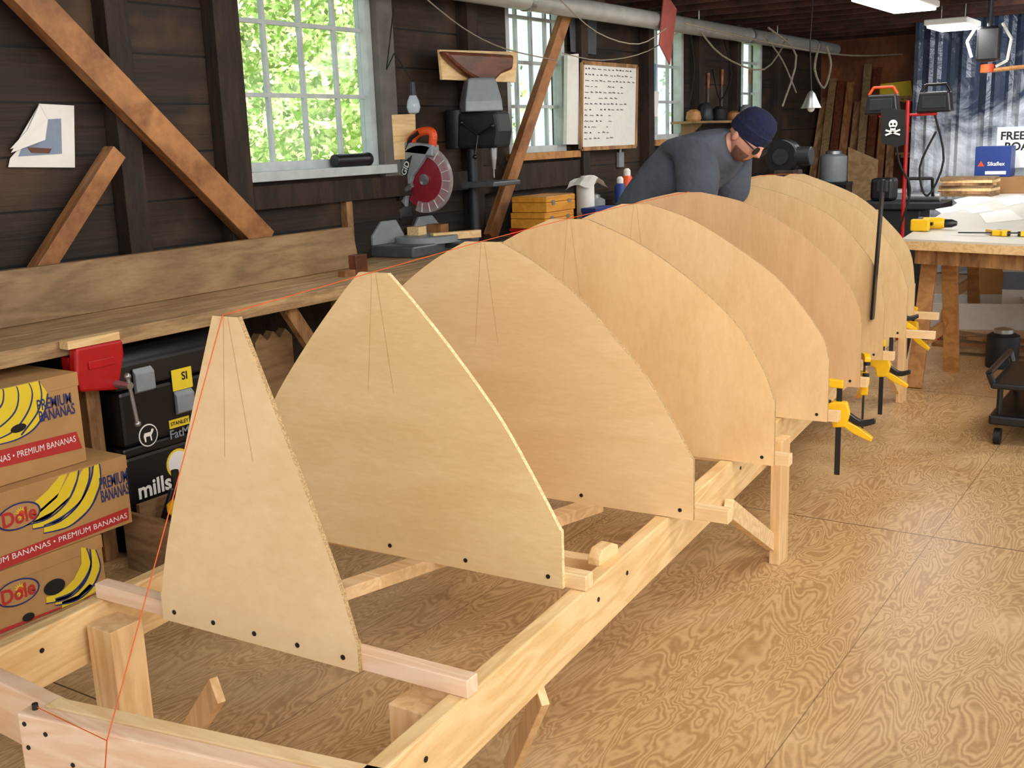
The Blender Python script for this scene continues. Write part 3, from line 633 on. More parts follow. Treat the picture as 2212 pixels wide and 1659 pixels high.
fl=MB(); a=f([(86,223),(104,258),(98,302),(30,326)],-4.15); a[3]=PX(24,330,-4.17); a[0]=PX(86,223,-4.18); fl.poly(a,(-.002,0,0)); fl.poly(f([(86,224),(60,280),(22,322),(98,300)],-4.165),(-.002,0,0)); fl.build('curled_flap','paper',pp)
p=PX(893,228,-3.98); hb=thing('hanging_bulb','bare clear light bulb hanging on a cord beside the near window','light bulb',p)
MB().lathe([(.004,-.05),(.03,-.04),(.04,-.01),(.034,.025),(.018,.06)],p,Z_,20).build('bulb','bulb',hb,0,True)
MB().cyl(p+Z_*.055,p+Z_*.13,.02,.016).build('socket','dgrey',hb,0,True)
MB().tube([p+Z_*.13,p+V((0,-.06,.2)),p+V((0,-.15,.28)),PX(835,150,-4.1),PX(850,20,-4.1)],.004,6).build('cord','rubber',hb)
tag(MB().poly(f([(846,248),(897,246),(900,343),(852,345)],-4.15),(-.02,0,0)).build('plywood_sheet','pine'),'small pale plywood rectangle leaning on the wall beside the saw','plywood')
hh=thing('half_hull','dark half hull model mounted on a pale board above the drill press','half hull',PX(1030,178,-4.0))
MB().poly(f([(950,107),(1118,112),(1114,178),(956,172)],-4.0),(-.02,0,0)).build('backboard','pine',hh,.002)
MB().poly(f([(958,110),(1112,118),(1110,150),(1085,160),(1070,176),(1040,176),(1010,160),(980,135)],-3.94),(-.058,0,0)).build('hull','hullw',hh,.02)
tag(MB().poly(f([(1230,22),(1290,18),(1288,118),(1234,112)],-4.16),(-.006,0,0)).build('metal_sheet','grey'),'grey sheet hung on the wall above the whiteboard','sheet')
Xw=-4.1; w_=thing('whiteboard','whiteboard covered with rows of handwriting in a thin oak frame','whiteboard',PX(1315,318,Xw))
co=f([(1258,135),(1376,144),(1373,316),(1255,322)],Xw)
wr=MB().poly(co,(-.02,0,0)); wr.mi=1
for r_ in range(13):
    t=.07+r_*.068
    a=co[0].lerp(co[3],t); b_=co[1].lerp(co[2],t); x=.05
    while x<.92:
        l=random.uniform(.02,.07)
        if r_<3 or x<.16 or random.random()<.75:
            p0=a.lerp(b_,x)+X_*.002; p1=a.lerp(b_,min(.95,x+l))+X_*.002; zz=random.uniform(.003,.012)
            wr.tube([p0,p0.lerp(p1,.25)+Z_*zz,p0.lerp(p1,.5),p0.lerp(p1,.75)+Z_*zz*.7,p1],.0022,4)
        x+=l+random.uniform(.02,.05)
        if r_>=3 and x>random.uniform(.4,.9): break
wr.build('board',['white','dgrey'],w_)
fm=MB()
for k in range(4): fm.beam(co[k],co[(k+1)%4],.028,.015,X_)
fm.build('frame','lumber',w_)
tag(MB().poly(f([(1226,118),(1250,116),(1252,312),(1224,312)],-4.12),(-.03,0,0)).build('narrow_board','white'),'narrow white board standing beside the whiteboard','board')
p=PX(760,362,-4.14); p.z=1.431; bt=thing('black_tube','black rolled case lying on the near window sill','case',p); MB().cyl(p+V((0,-.14,.035)),p+V((0,.14,.035)),.035).build('roll','black',bt,.004,True); MB().cyl(p+V((0,.13,.035)),p+V((0,.15,.035)),.037).build('end_cap','rubber',bt)
a=V((-3.82,3.0,2.40)); b=V((-3.95,12.9,2.42))
pi=thing('duct_pipe','long pale metal pipe hung under the ceiling along the window wall','pipe',(-3.85,8,2.3))
MB().cyl(a,b,.065,None,24).build('pipe','galv',pi,0,True)
for k in range(5): p=a.lerp(b,.12+k*.2); MB().cyl(p-V((0,.03,0)),p+V((0,.03,0)),.071,None,24).build('coupling','steel',pi,0,True)
for k in range(4): p=a.lerp(b,.2+k*.2); MB().cyl(p,p+Z_*.3,.006).build('hanger','steel',pi)
def cord(label,pts,r=.005,mat='rope'): return tag(MB().tube([V(q) for q in spline([tuple(p) for p in pts],4)],r,6).build('rope',mat),label,'rope')
cord('thin sagging cord crossing above the half hull',[PX(900,-20,-3.9),PX(1000,60,-3.9),PX(1090,105,-3.9),PX(1200,130,-3.95)],.004)
cord('loose rope looped below the metal pipe',[PX(1500,48,-3.85),PX(1560,120,-3.85),PX(1650,150,-3.85),PX(1700,85,-3.85)],.008)
cord('pale cord hanging in front of the far window',[PX(1650,75,-3.85),PX(1690,130,-3.85),PX(1720,200,-3.85)],.008)
cord('long cord strung from the pipe to the back wall',[PX(1480,50,-3.7),PX(1700,100,-3.6),PX(1840,120,-3.6),PX(1970,116,-3.2)],.008)
cord('straight pale conduit running slantwise below the pipe',[PX(1660,60,-3.7),PX(1720,120,-3.7),PX(1690,230,-3.8)],.01)
cord('thin line sagging between the second window and the pennant',[PX(1200,-10,-3.7),PX(1290,70,-3.7),PX(1380,95,-3.7),PX(1440,60,-3.7)],.004)
cord('thin line from the whiteboard up to the pipe',[PX(1215,115,-3.95),PX(1300,130,-4.0),PX(1400,110,-3.9),PX(1500,45,-3.85)],.004)
cord('dark cable hanging beside the third window',[PX(1490,60,-4.1),PX(1500,150,-4.12),PX(1486,240,-4.1)],.008,'rubber')
cord('dark cable looped on the wall past the third window',[PX(1560,70,-4.1),PX(1580,160,-4.1),PX(1556,215,-4.1),PX(1540,150,-4.1)],.009,'rubber')
cord('pale rope bundle hanging from the pipe above the leaning boards',[PX(1770,95,-3.6),PX(1760,150,-3.6),PX(1780,190,-3.6),PX(1795,140,-3.6),PX(1785,100,-3.6)],.012)
tag(MB().poly(f([(1436,-20),(1462,20),(1448,140),(1425,95)],-3.8),(-.01,0,0)).build('pennant','pennant'),'faded red cloth pennant hanging from the pipe','pennant')
tg=thing('paper_tag','blue and white paper tags hanging between the whiteboard and third window','tag',PX(1408,250,-4.19))
MB().poly(f([(1390,138),(1418,138),(1416,200),(1392,200)],-4.19),(-.004,0,0)).build('upper_tag','cyan',tg); MB().poly(f([(1394,195),(1424,198),(1420,252),(1398,250)],-4.185),(-.004,0,0)).build('lower_tag','paper',tg)
sh=thing('wall_shelf','narrow wall shelf between the third and fourth windows','shelf',PX(1540,262,-4.0)); a=PX(1480,262,-4.05); b=PX(1640,255,-4.05); MB().bb((-4.19,a.y,a.z-.02),(-3.95,b.y,a.z)).build('board','plank',sh)
for k in range(2): yy=a.y+.2+k*(b.y-a.y-.4); MB().prism([(0,0),(.2,0),(0,-.18)],(-4.18,yy,a.z-.02),X_,Z_,(0,.03,0)).build('bracket','plank',sh)
zs=a.z
for k,(fr,mat,hh_) in enumerate([(.1,'oak',.1),(.25,'dgrey',.16),(.42,'rubber',.13),(.62,'brace',.09),(.8,'lgrey',.15)]):
    yy=a.y+(b.y-a.y)*fr; tag(MB().lathe([(.06,0),(.07,.02),(.06,hh_*.8),(.03,hh_)],(-4.05,yy,zs),Z_,14).build('jar',mat,None,0,True),['tan pot','dark iron pot','black pot','reddish brown pot','light grey pot'][k]+' standing on the narrow wall shelf','pot')
for k in range(5):
    p=PX(1500+k*30,150+8*(k%2),-4.18); t_=thing('hand_tool','hand tool with wooden handle hanging above the narrow wall shelf','hand tool',p,'hand tools hung above the wall shelf')
    MB().cyl(p,p-Z_*.14,.016,.012).build('handle','brace',t_,0,True); MB().bb(p+V((-.004,-.012,-.36)),p+V((.004,.012,-.14))).build('shaft','steel',t_)
gc=PY(1692,338,8.2); gr=thing('bench_grinder','black round bench grinder standing behind the man','grinder',(gc.x,gc.y,0))
MB().cyl(gc-Y_*.06,gc+Y_*.06,.13,None,28).build('wheel_guard','black',gr,.01,True); MB().cyl(gc-Y_*.075,gc-Y_*.06,.06,None,24).build('hub','dgrey',gr,0,True); MB().cyl(gc+X_*.1,gc+X_*.22,.07,None,20).build('motor','dgrey',gr,.006,True)
MB().prism([(-.12,0),(.22,0),(.12,gc.z-.1),(-.04,gc.z-.1)],(gc.x,gc.y-.1,0),X_,Z_,(0,.2,0)).build('pedestal','stud',gr,.01)
cl_=PY(1752,225,8.6); lp=thing('clamp_lamp','small metal clamp lamp hanging beside the leaning boards','lamp',cl_); MB().lathe([(.01,.1),(.03,.08),(.05,.03),(.08,-.03)],cl_,Z_).build('shade','steel',lp,0,True); MB().ball(cl_-Z_*.03,.03).build('bulb','white',lp,0,True); MB().tube([cl_+Z_*.1,cl_+V((-.02,0,.45)),cl_+V((0,0,.9))],.005).build('cord','rubber',lp)
for k in range(9):
    b0=V((-4.08+.115*k,12.2+.05*(k%3),0)); tp=V((-4.12+.1*k,13.12-.02*(k%3),1.75+.5*random.random()))
    tag(MB().beam(b0,tp,.085,.03,Y_).build('leaning_board',['lumber','plank','hullw','brace'][k%4],None,.003),'rough board leaning in the back corner past the last window','board','boards leaning in the back corner')
rk=thing('lumber_rack','wall rack holding long boards on the brown back wall','rack',(-2.7,12.9,.9))
for x in(-2.95,-2.2): MB().bb((x,13.1,0),(x+.06,13.18,2.0)).build('post','lumber',rk)
for z in(1.15,1.42,1.75):
    for x in(-2.95,-2.2): MB().bb((x,12.6,z),(x+.06,13.1,z+.05)).build('arm','lumber',rk)
for j,z in enumerate((1.2,1.47,1.80)):
    for k in range(4):
        zz=z+.001+.03*(k//2); tag(MB().bb((-3.1-.03*k,12.62+.2*(k%2),zz),(-1.9-.1*k,12.8+.2*(k%2),zz+.028)).build('stored_board',['plank','lumber','brace','pine'][k],None,.002),'long board lying on the lumber rack at the back wall','board','boards on the lumber rack')
tag(MB().poly([PY(a,b_,13.19) for a,b_ in[(1900,182),(1968,174),(1972,212),(1955,222),(1902,205)]],(0,-.02,0)).build('yellow_board','ytext'),'yellow panel propped behind the work lights','panel')
po=[PY(a,b_,11.5) for a,b_ in[(1832,318),(1895,345),(1895,402),(1835,402)]]; po[2].z=0; po[3].z=0
tag(MB().poly(po,(0,.03,0)).build('plywood_offcut','plank'),'angled plywood offcut standing beyond the far molds','plywood offcut')
mc=thing('band_saw','dark workshop machine on a stand between the far molds and the table','machine',(-2.4,10,0))
MB().box((-2.4,10,.42),(.35,.35,.84)).build('stand','dgrey',mc,.02); MB().box((-2.4,10,.87),(.7,.45,.06)).build('table','dgrey',mc,.01); MB().box((-2.6,10.05,1.0),(.2,.2,.2)).build('motor','black',mc,.03)
MB().cyl(V((-2.4,9.95,.94)),V((-2.1,9.95,.94)),.04).build('roller','steel',mc,0,True); MB().tube([V((-2.15,9.9,.95)),V((-2.15,9.85,1.1)),V((-2.35,9.85,1.1)),V((-2.35,9.9,.95))],.014,8).build('guard_bar','black',mc)
boxt('storage_chest','low brown wooden chest carrying the board pile beyond the far molds','chest',(-3.15,10.6,0),(.5,1.0,.595),'crate')
for k in range(6):
    tag(MB().box(V((-3.15+.01*k,10.6,.61+.026*k)),(.5,1.05,.024),Mx.Rotation(random.uniform(-.06,.06),3,'Z')).build('stacked_board',['plank','lumber','pine'][k%3]),'short board in the pile beyond the far molds','board','board pile beyond the molds')
carton('storage_bin','black storage bin stacked beyond the far molds by the leaning boards','bin',(-3.55,11.5,0),(.5,.4,1.0),'black','dgrey')
carton('storage_bin','grey storage bin with a pale lid beyond the far molds','bin',(-2.98,11.8,0),(.35,.3,.9),'lgrey','white')
can('paint_can','pale bucket standing on the black storage bin','bucket',V((-3.5,11.5,1.004)),.14,.3,'lgrey')
# ------------------------------------------------------------ white table
TA,TB,TC,TD=V((-1.6,6.62,.9)),V((-.2,6.28,.9)),V((-.75,11.4,.9)),V((-2.12,11.7,.9))
tb=thing('work_table','large white topped work table on wooden trestles at the right','table',(-1.1,9,0))
MB().poly([p-Z_*.012 for p in(TA,TB,TC,TD)],(0,0,.012)).build('surface','tabletop',tb)
MB().poly([p-Z_*.062 for p in(TA,TB,TC,TD)],(0,0,.05)).build('board','pine',tb)
MB().beam(TA+V((.06,.12,-.11)),TB+V((-.06,.12,-.11)),.04,.09).build('apron','lumber',tb)
for k,(x,y) in enumerate([(-1.45,6.95),(-.55,6.8),(-1.7,9.0),(-.9,8.9),(-1.95,11.3),(-1.0,11.1)]):
    for s in(-1,1): MB().beam((x+s*.05,y,.84),(x+s*.05,y+s*.28,0),.04,.09,X_).build('leg','oak',tb,.003)
    MB().beam((x,y-.2,.3),(x,y+.2,.3),.03,.08).build('stretcher','oak',tb,.003)
dup(c1,'yellow bar clamp lying at the right side of the white table',PZ(2165,503,.918),(math.pi/2,0,math.pi/2+.1))
p=PZ(2020,482,.94); dr=thing('cordless_drill','yellow and black cordless drill lying on the near left end of the white table','drill',p-Z_*.04)
MB().lathe([(.02,-.1),(.036,-.09),(.038,.03),(.03,.06)],p,X_,20).build('body','yellow',dr,0,True)
MB().lathe([(.028,.06),(.026,.1),(.014,.13)],p,X_,16).build('chuck','black',dr,0,True)
MB().lathe([(.039,-.1),(.039,-.07)],p,X_,20).build('end_cap','black',dr,0,True)
MB().prism([(-.07,-.02),(-.02,-.02),(-.03,-.13),(-.085,-.13)],p-Z_*.022,X_,Y_,(0,0,.044)).build('handle','black',dr,.008); MB().prism([(-.11,-.13),(.0,-.13),(.0,-.18),(-.11,-.18)],p-Z_*.036,X_,Y_,(0,0,.072)).build('battery','yellow',dr,.008)
MB().box(p+V((-.012,-.05,0)),(.02,.03,.02)).build('trigger','black',dr,.003)
for k,pl in enumerate([[(2060,432),(2120,418),(2150,432),(2080,448)],[(2115,462),(2180,452),(2212,474),(2130,482)],[(2020,452),(2062,445),(2082,453),(2035,462)],[(2150,430),(2200,420),(2230,434),(2175,446)],[(2085,452),(2130,446),(2145,455),(2098,462)]]):
    tag(MB().poly([PZ(a,b_,.9012) for a,b_ in pl],(0,0,.001)).build('paper_sheet','paper'),['sheet of paper farthest left along the white table','large sheet of paper at the right of the white table','small sheet of paper behind the yellow drill on the white table','sheet of paper at the far right of the white table','small sheet of paper in the middle of the white table'][k],'paper')
for k in range(7): tag(MB().box(V((-2.02,10.75,.912+.0245*k)),(.46,.3,.024),Mx.Rotation(random.uniform(-.15,.15),3,'Z')).build('wood_strip',['plank','lumber','pine'][k%3]),'thin board in the small pile on the far end of the white table','board','pile of thin boards on the table')
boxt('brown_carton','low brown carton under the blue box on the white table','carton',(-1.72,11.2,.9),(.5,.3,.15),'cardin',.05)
p=PY(2148,370,11.2); bb=thing('blue_carton','blue carton with an orange mark and white lettering standing above the white table','carton',(p.x,11.2,1.05)); MB().box((p.x,11.2,1.19),(.31,.24,.28)).build('box','blue',bb,.004)
text(bb,'Sikaflex',.07,(p.x+.03,11.078,1.17),X_,Z_,'whitep',bold=.001,width=.15); mm=MB(); mm.add([V((p.x-.13,11.078,1.15)),V((p.x-.07,11.078,1.15)),V((p.x-.1,11.078,1.2))],[(0,1,2)]); mm.build('logo','orange',bb)
MB().box((p.x+.03,11.077,1.09),(.18,.004,.03)).build('printed_band','whitep',bb)
a=PY(2155,275,11.45); sg=thing('sign','white sign with black capital letters behind the blue carton','sign',(a.x+.37,11.5,.9)); MB().bb((a.x,11.45,1.12),(a.x+.75,11.47,a.z)).build('board','whitep',sg)
text(sg,'FREE H',.105,(a.x+.03,11.448,a.z-.085),X_,Z_,'blackp',bold=.003,align='LEFT'); text(sg,'BOAT',.105,(a.x+.07,11.448,a.z-.185),X_,Z_,'blackp',bold=.003,align='LEFT')
MB().bb((a.x+.3,11.472,.9),(a.x+.33,11.49,1.3)).build('support','lumber',sg)
v=MB(); n_=60; a=PY(1978,50,12.1).x
g=[[V((a+k*.04,12.1+.03*math.sin(k*.9)+.02*math.sin(k*2.3+z),z)) for z in [0.01,.4,.8,1.2,1.6,2.0,2.4,2.7]] for k in range(n_)]
for k in range(n_-1):
    for j in range(7): v.add([g[k][j],g[k+1][j],g[k+1][j+1],g[k][j+1]],[(0,1,2,3)])
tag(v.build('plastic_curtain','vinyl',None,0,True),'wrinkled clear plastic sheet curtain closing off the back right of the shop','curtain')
p0=V((-1.98,8.2,0)); ws=thing('work_light_stand','red pole stand carrying two black work lights','work light',p0)
MB().cyl(p0,p0+Z_*1.72,.014).build('pole','red',ws,0,True)
for k in range(3): aa=k*2.09; MB().cyl(p0+Z_*.35,p0+V((math.cos(aa)*.3,math.sin(aa)*.3,.01)),.009).build('leg','red',ws)
MB().cyl(p0+V((-.2,0,1.62)),p0+V((.2,0,1.62)),.01).build('crossbar','red',ws)
for s in(-1,1):
    q=p0+V((s*.18,-.03,1.7)); lh=MB().prism([(-.12,-.07),(.12,-.07),(.1,.07),(-.1,.07)],q,X_,Z_,(0,.1,0)).build('lamp_head','black',ws,.012)
    MB().box(q+V((0,-.004,0)),(.16,.006,.08)).build('lens','dgrey',lh,.004)
    MB().tube([q+V((-.1,.05,.07)),q+V((-.07,.05,.12)),q+V((.07,.05,.12)),q+V((.1,.05,.07))],.01,8).build('carry_handle','orange' if s<0 else 'black',lh)
cord('black cable hanging in loops from the right work light',[p0+V((.18,.02,1.62)),p0+V((.26,0,1.3)),p0+V((.16,0,1.05)),p0+V((.1,0,1.25)),p0+V((.2,0,1.5))],.008,'rubber')
cord('black cable hanging from the left work light down the red pole',[p0+V((-.1,.02,1.62)),p0+V((-.04,-.03,1.3)),p0+V((.05,-.03,1.1)),p0+V((-.02,-.03,.8))],.008,'rubber')
pf=PY(1928,222,8.05); fg=thing('skull_flag','black cloth with a white skull and crossed bones hung below the left work light','flag',pf)
MB().poly([PY(a,b_,8.05) for a,b_ in[(1903,232),(1956,238),(1956,312),(1935,318),(1903,308)]],(0,.01,0)).build('cloth','blackp',fg)
sk=PY(1929,268,8.04); su=MB().cyl(sk,sk+Y_*.004,.03,None,18).box(sk+V((0,.002,-.032)),(.036,.004,.026)).build('skull','whitep',fg)
MB().cyl(sk+V((-.012,-.001,0)),sk+V((-.012,.0,0)),.008).cyl(sk+V((.012,-.001,0)),sk+V((.012,.0,0)),.008).build('eye_socket','blackp',su)
MB().beam(sk+V((-.05,.003,-.075)),sk+V((.05,.003,-.04)),.003,.012).beam(sk+V((-.05,.003,-.04)),sk+V((.05,.003,-.075)),.003,.012).build('crossbones','whitep',fg)
p=PY(2135,110,9.4); ho=thing('hoist','black overhead hoist with an orange collar hanging above the white table','hoist',p)
MB().box(p+V((0,0,.05)),(.16,.14,.26)).build('housing','black',ho,.02); MB().cyl(p+V((0,0,-.1)),p+V((0,0,-.16)),.05).build('collar','orange',ho,0,True); MB().cyl(p+V((-.02,0,-.15)),p+V((.35,0,-.13)),.016).build('bar','oak',ho); MB().tube([p+V((.09,0,.2)),p+V((.16,0,.08)),p+V((.14,0,-.08)),p+V((.06,0,-.12))],.012).build('hose','white',ho); MB().tube([p+V((-.09,0,.2)),p+V((-.16,0,.08)),p+V((-.12,0,-.04))],.012).build('hose','white',ho); MB().cyl(p+Z_*.15,V((p.x,p.y,2.6)),.02).build('hanger','dgrey',ho)
for k,(px,py,Y0,ln) in enumerate([(1935,8,8.6,.6),(2058,58,10.6,.6)]):
    p=PY(px,py,Y0); l=thing('ceiling_light',['nearer bright rectangular shop light at the top edge','farther bright shop light in front of the plastic curtain'][k],'ceiling light',p)
    MB().box(p+Z_*.03,(.36,ln*2 if k==0 else .6,.05)).build('housing','white',l,.01); MB().box(p-Z_*.005,(.32,ln*2-.05 if k==0 else .55,.025)).build('diffuser','lightw',l,.008)
    MB().cyl(p+V((-.1,0,.05)),V((p.x-.1,p.y,2.6)),.004).cyl(p+V((.1,0,.05)),V((p.x+.1,p.y,2.6)),.004).build('chain','steel',l)
# under the table / floor clutter
p=PZ(2105,700,0); wt=thing('white_tray','shallow white carton tray lying on the floor under the white table','tray',p); r_=Mx.Rotation(.3,3,'Z'); MB().box(p+Z_*.006,(.7,.5,.012),r_).build('bottom','white',wt)
for s,(dx,dy,ex,ey) in enumerate([(0,-.25,.7,.012),(0,.25,.7,.012),(-.35,0,.012,.5),(.35,0,.012,.5)]): MB().box(p+r_@V((dx,dy,.1)),(ex,ey,.2),r_).build('side','white',wt)
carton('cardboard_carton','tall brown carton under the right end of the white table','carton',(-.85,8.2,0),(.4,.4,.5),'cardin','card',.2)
carton('storage_bin','pale translucent bin with white lid under the white table','bin',(-1.25,9.5,0),(.45,.35,.42),'bluegrey','white',.1,'whitep')
carton('cardboard_carton','brown carton far back under the white table','carton',(-1.6,10.2,0),(.45,.4,.45),'card','cardin')
can('paint_can','dark paint can under the white table beside the trestle','can',V((-1.15,7.5,0)),.1,.24,'dgrey')
for k in range(4): p=PZ(2080+k*40,725+k*16,0); tag(MB().box(p+Z_*(.012+.023*(k%2)),(.9,.12,.022),Mx.Rotation(-.35+.12*k,3,'Z')).build('floor_board',['plank','lumber','brace','plank'][k]),'loose board lying on the floor beside the white table','board','loose boards on the floor')
p=PZ(2252,940,0); dl=thing('tool_cart','low black trolley with small wheels at the right edge','trolley',p)
MB().box(p+Z_*.13,(.42,.62,.05)).build('tray','black',dl,.012); MB().box(p+Z_*.3,(.42,.62,.03)).build('upper_tray','black',dl,.01)
for sx in(-1,1):
    for sy in(-1,1):
        q=p+V((sx*.17,sy*.26,.04)); MB().cyl(q-X_*.015,q+X_*.015,.04,None,20).build('wheel','rubber',dl,0,True); MB().cyl(q+V((0,0,.08)),q+V((0,0,.26)),.014).build('post','black',dl)
MB().tube([p+V((-.2,-.28,.3)),p+V((-.22,-.3,.36)),p+V((-.22,.3,.36)),p+V((-.2,.28,.3))],.016,8).build('handle','black',dl,0,True)
# ------------------------------------------------------------ man
Ym=4.69
def skin(vs,es,rs,lv=2):
    me=bpy.data.meshes.new('s'); me.from_pydata([tuple(v) for v in vs],es,[]); o=bpy.data.objects.new('s',me); C.objects.link(o)
    o.modifiers.new('k','SKIN'); sv=me.skin_vertices[0].data
    for i,r in enumerate(rs):
        sv[i].radius=r if isinstance(r,tuple) else (r,r); sv[i].use_root=(i==0)
    sb_=o.modifiers.new('u','SUBSURF'); sb_.levels=lv; sb_.render_levels=lv
    dg=bpy.context.evaluated_depsgraph_get(); dg.update(); out=bpy.data.meshes.new_from_object(o.evaluated_get(dg)); bpy.data.objects.remove(o); return out
def Q(x,y,z): return V((x,Ym+y,z))
man=thing('person','man in a navy beanie and charcoal T-shirt bending over the far molds','person',(-2.6,Ym,0))
vs=[Q(-2.44,0,.98),Q(-2.30,0,1.17),Q(-2.13,0,1.37),Q(-1.97,0,1.485),Q(-1.9,0,1.505),Q(-1.84,0,1.515)]
rs=[.13,.125,.135,.12,.062,.058]; es=[(0,1),(1,2),(2,3),(3,4),(4,5)]
def limb(st,pts):
    pr=st
    for p,r in pts: vs.append(p); rs.append(r); es.append((pr,len(vs)-1)); pr=len(vs)-1
    return pr
for s in(-1,1):
    w_=limb(3,[(Q(-1.97,s*.175,1.44),.07),(Q(-1.97,s*.2,1.22),.05),(Q(-1.96,s*.205,1.09),.042),(Q(-1.85,s*.19,.97),.03)])
    limb(w_,[(Q(-1.81,s*.19,.935),.032)])
    limb(0,[(Q(-2.46,s*.1,.9),.095),(Q(-2.62,s*.12,.5),.062),(Q(-2.7,s*.12,.1),.045),(Q(-2.6,s*.13,.04),.04)])
me=skin(vs,es,rs)
bmn=MB(); bmn.bm.from_mesh(me)
hc=Q(-1.81,-.005,1.52); hf=V((.70,-.25,-.68)).normalized(); hs=hf.cross(V((.66,0,.75))).normalized(); hu=hs.cross(hf)
RH=Mx((hf,-hs,hu)).transposed()
if RH.determinant()<0: RH=Mx((hf,hs,hu)).transposed()
RH=RH@Mx.Diagonal((.9,.9,.9))
k0=len(bmn.bm.verts); bmn.ball((0,0,0),1,(1,1,1),None,36); bmn.bm.verts.ensure_lookup_table()
def headshape(x,y_,z):
    fx=x*.1; fy=y_*.078; fz=z*.122
    if z<0: fy*=1-.26*(-z)**1.5; fx*=1-.1*(-z)
    if x>.5:
        g=math.exp(-(y_/.16)**2)
        fx+=.026*g*math.exp(-((z+.16)/.13)**2)+.012*g*math.exp(-((z+.02)/.12)**2)
        fx+=.006*math.exp(-(y_/.3)**2)*math.exp(-((z+.5)/.07)**2)+.01*math.exp(-(y_/.3)**2)*math.exp(-((z+.78)/.14)**2)
        fx-=.012*(math.exp(-((abs(y_)-.38)/.14)**2)*math.exp(-((z-.05)/.1)**2)); fx+=.008*math.exp(-((z-.24)/.08)**2)
    return V((fx,fy,fz))
for vv in bmn.bm.verts[k0:]: vv.co=hc+RH@headshape(*vv.co)
for s in(-1,1):
    bmn.ball(hc+RH@V((-.012,s*.08,-.01)),.03,(.6,.35,1),RH,12)
    wst=Q(-1.81,s*.19,.935)
    for k in range(4):
        r0=wst+V((.015,s*(.024-.016*k),-.01)); l=[.075,.085,.08,.062][k]
        bmn.tube([r0,r0+V((l*.4,0,-l*.35)),r0+V((l*.55,0,-l*.85))],.0085,8); bmn.ball(r0+V((l*.4,0,-l*.35)),.0085,(1,1,1),None,8); bmn.ball(r0+V((l*.55,0,-l*.85)),.0085,(1,1,1),None,8)
    bmn.tube([wst+V((-.01,-s*.02,0)),wst+V((.02,-s*.05,-.015)),wst+V((.045,-s*.055,-.04))],.01,8)
bo=bmn.build('body','skin',man,0,True)
def grow(idx,es2,rs2,name,mat): 
    me=skin([vs[i] if isinstance(i,int) else i for i in idx],es2,rs2); return place(name,me,[mat],man,0,True)
grow([0,1,2,3,Q(-1.895,0,1.505),Q(-1.965,-.18,1.46),Q(-1.965,-.2,1.2),Q(-1.965,.18,1.46),Q(-1.965,.2,1.2),Q(-2.48,0,.92)],[(0,1),(1,2),(2,3),(3,4),(3,5),(5,6),(3,7),(7,8),(0,9)],[(.19,.165),(.2,.175),(.21,.185),(.18,.155),(.09,.085),.12,.085,.12,.085,.17],'shirt','shirt')
L0=[Q(-2.45,0,.95)]; E=[]; Rr=[.16]
for s in(-1,1):
    k=len(L0); L0+=[Q(-2.47,s*.1,.88),Q(-2.62,s*.12,.5),Q(-2.7,s*.12,.12)]; E+=[(0,k),(k,k+1),(k+1,k+2)]; Rr+=[.115,.085,.075]
grow(L0,E,Rr,'trousers','denim')
for s in(-1,1): MB().prism([(-.12,0),(.17,0),(.17,.04),(.1,.08),(0,.11),(-.12,.11)],Q(-2.7,s*.125-.048,.001),X_,Z_,(0,.096,0)).build('shoe','dgrey',man,.02,True)
bn=MB()
bn.lathe([(.0925,-.01),(.0965,.005),(.097,.045),(.0925,.05),(.091,.065),(.083,.1),(.062,.128),(.03,.141),(.006,.144)],V((0,0,0)),Z_,40)
for vv in bn.bm.verts: vv.co=hc+RH@(V((vv.co.x*1.14-.008,vv.co.y*.94,vv.co.z*.97+.014))+V((0,0,vv.co.x*.12)))
bn.build('beanie','beanie',man,0,True)
gl=MB()
for s in(-1,1):
    e=hc+RH@V((.105,s*.034,.0)); gl.cyl(e-RH@V((.002,0,0)),e+RH@V((.002,0,0)),.02,None,18); gl.tube([hc+RH@V((.1,s*.056,.004)),hc+RH@V((-.0,s*.084,.004))],.003,6)
gl.build('glasses','blackp',man)
sb2=MB(); sb2.ball((0,0,0),1,(1,1,1),None,36); dl_=[]
for vv in sb2.bm.verts:
    x,y_,z=vv.co
    if z>-.28-.25*max(0,x-.8) or x<.05 or (abs(z+.5)<.06 and abs(y_)<.25): dl_.append(vv)
    vv.co=hc+RH@(headshape(x,y_,z)*1.035)
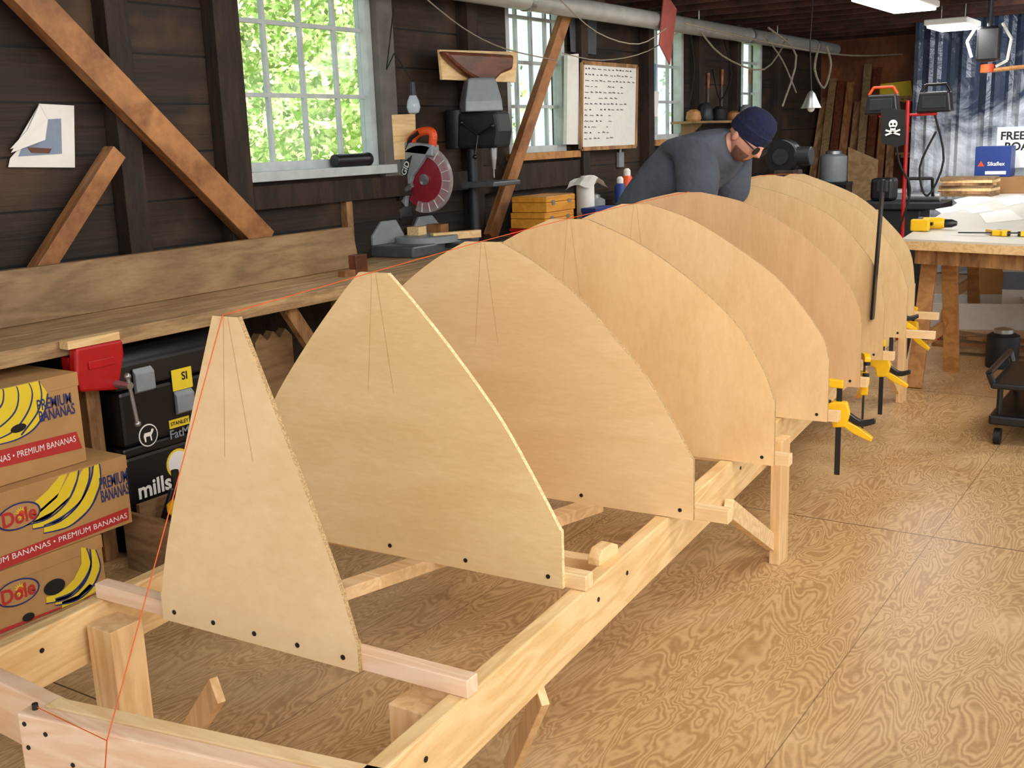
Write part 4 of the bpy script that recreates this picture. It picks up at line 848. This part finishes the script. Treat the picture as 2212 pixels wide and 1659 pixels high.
bmesh.ops.delete(sb2.bm,geom=dl_,context='VERTS'); sb2.build('stubble','stubble',man,0,True)
# ------------------------------------------------------------ light
W=bpy.data.worlds.new('world'); SC.world=W; W.use_nodes=True; bg=W.node_tree.nodes['Background']; bg.inputs[0].default_value=(.9,.95,1,1); bg.inputs[1].default_value=1.3
def lamp(typ,name,loc,energy,col,size=1,sy=None,tgt=None):
    l=bpy.data.lights.new(name,typ); l.energy=energy; l.color=col; o=bpy.data.objects.new(name,l); C.objects.link(o); o.location=loc
    if typ=='AREA':
        l.size=size
        if sy: l.shape='RECTANGLE'; l.size_y=sy
    if tgt is not None: o.rotation_euler=(V(tgt)-V(loc)).to_track_quat('-Z','Y').to_euler()
    return o
s=lamp('SUN','sun',(3,5,10),10.0,(1,.96,.9)); s.rotation_euler=V((-.75,.15,-1)).to_track_quat('-Z','Y').to_euler(); s.data.angle=.01
lamp('AREA','added_lamp',(.5,.2,2.5),30,(1,.95,.87),1.4,1.4,(-1.8,2.6,.7))  # unseen fill, added to brighten the nearest molds
lamp('AREA','added_lamp',(.9,.9,2.1),50,(1,.96,.9),1.6,1.2,(-1.9,4.6,.9))  # key light added out of view, aimed at the mold faces
for y in(2.6,4.6,6.6): lamp('AREA','added_lamp',(-.2,y,2.5),46,(1,.95,.87),1.3,1.3,(-1.7,y+1.5,.8))  # row of unseen fills added to lift the molds further back
lamp('AREA','added_lamp',(-3.0,3.4,2.5),18,(1,.96,.9),1.0,1.6,(-3.7,3.8,1.0))  # unseen fill added over the near bench
lamp('AREA','added_lamp',(-2.6,7.4,2.5),28,(1,.96,.9),1.0,1.6,(-3.4,7.6,.9))  # another added fill, over the far stretch of bench
lamp('AREA','added_lamp',(-1.9,9.4,2.3),36,(1,.98,.95),.3,1.2,(-1.9,9.6,0))  # narrow downlight near the two ceiling lights
lamp('AREA','added_lamp',(-1.0,10.4,2.3),26,(.92,.96,1),.8,.8,(-1.6,12.1,1.4))  # added to brighten the plastic curtain, no fixture belongs to it
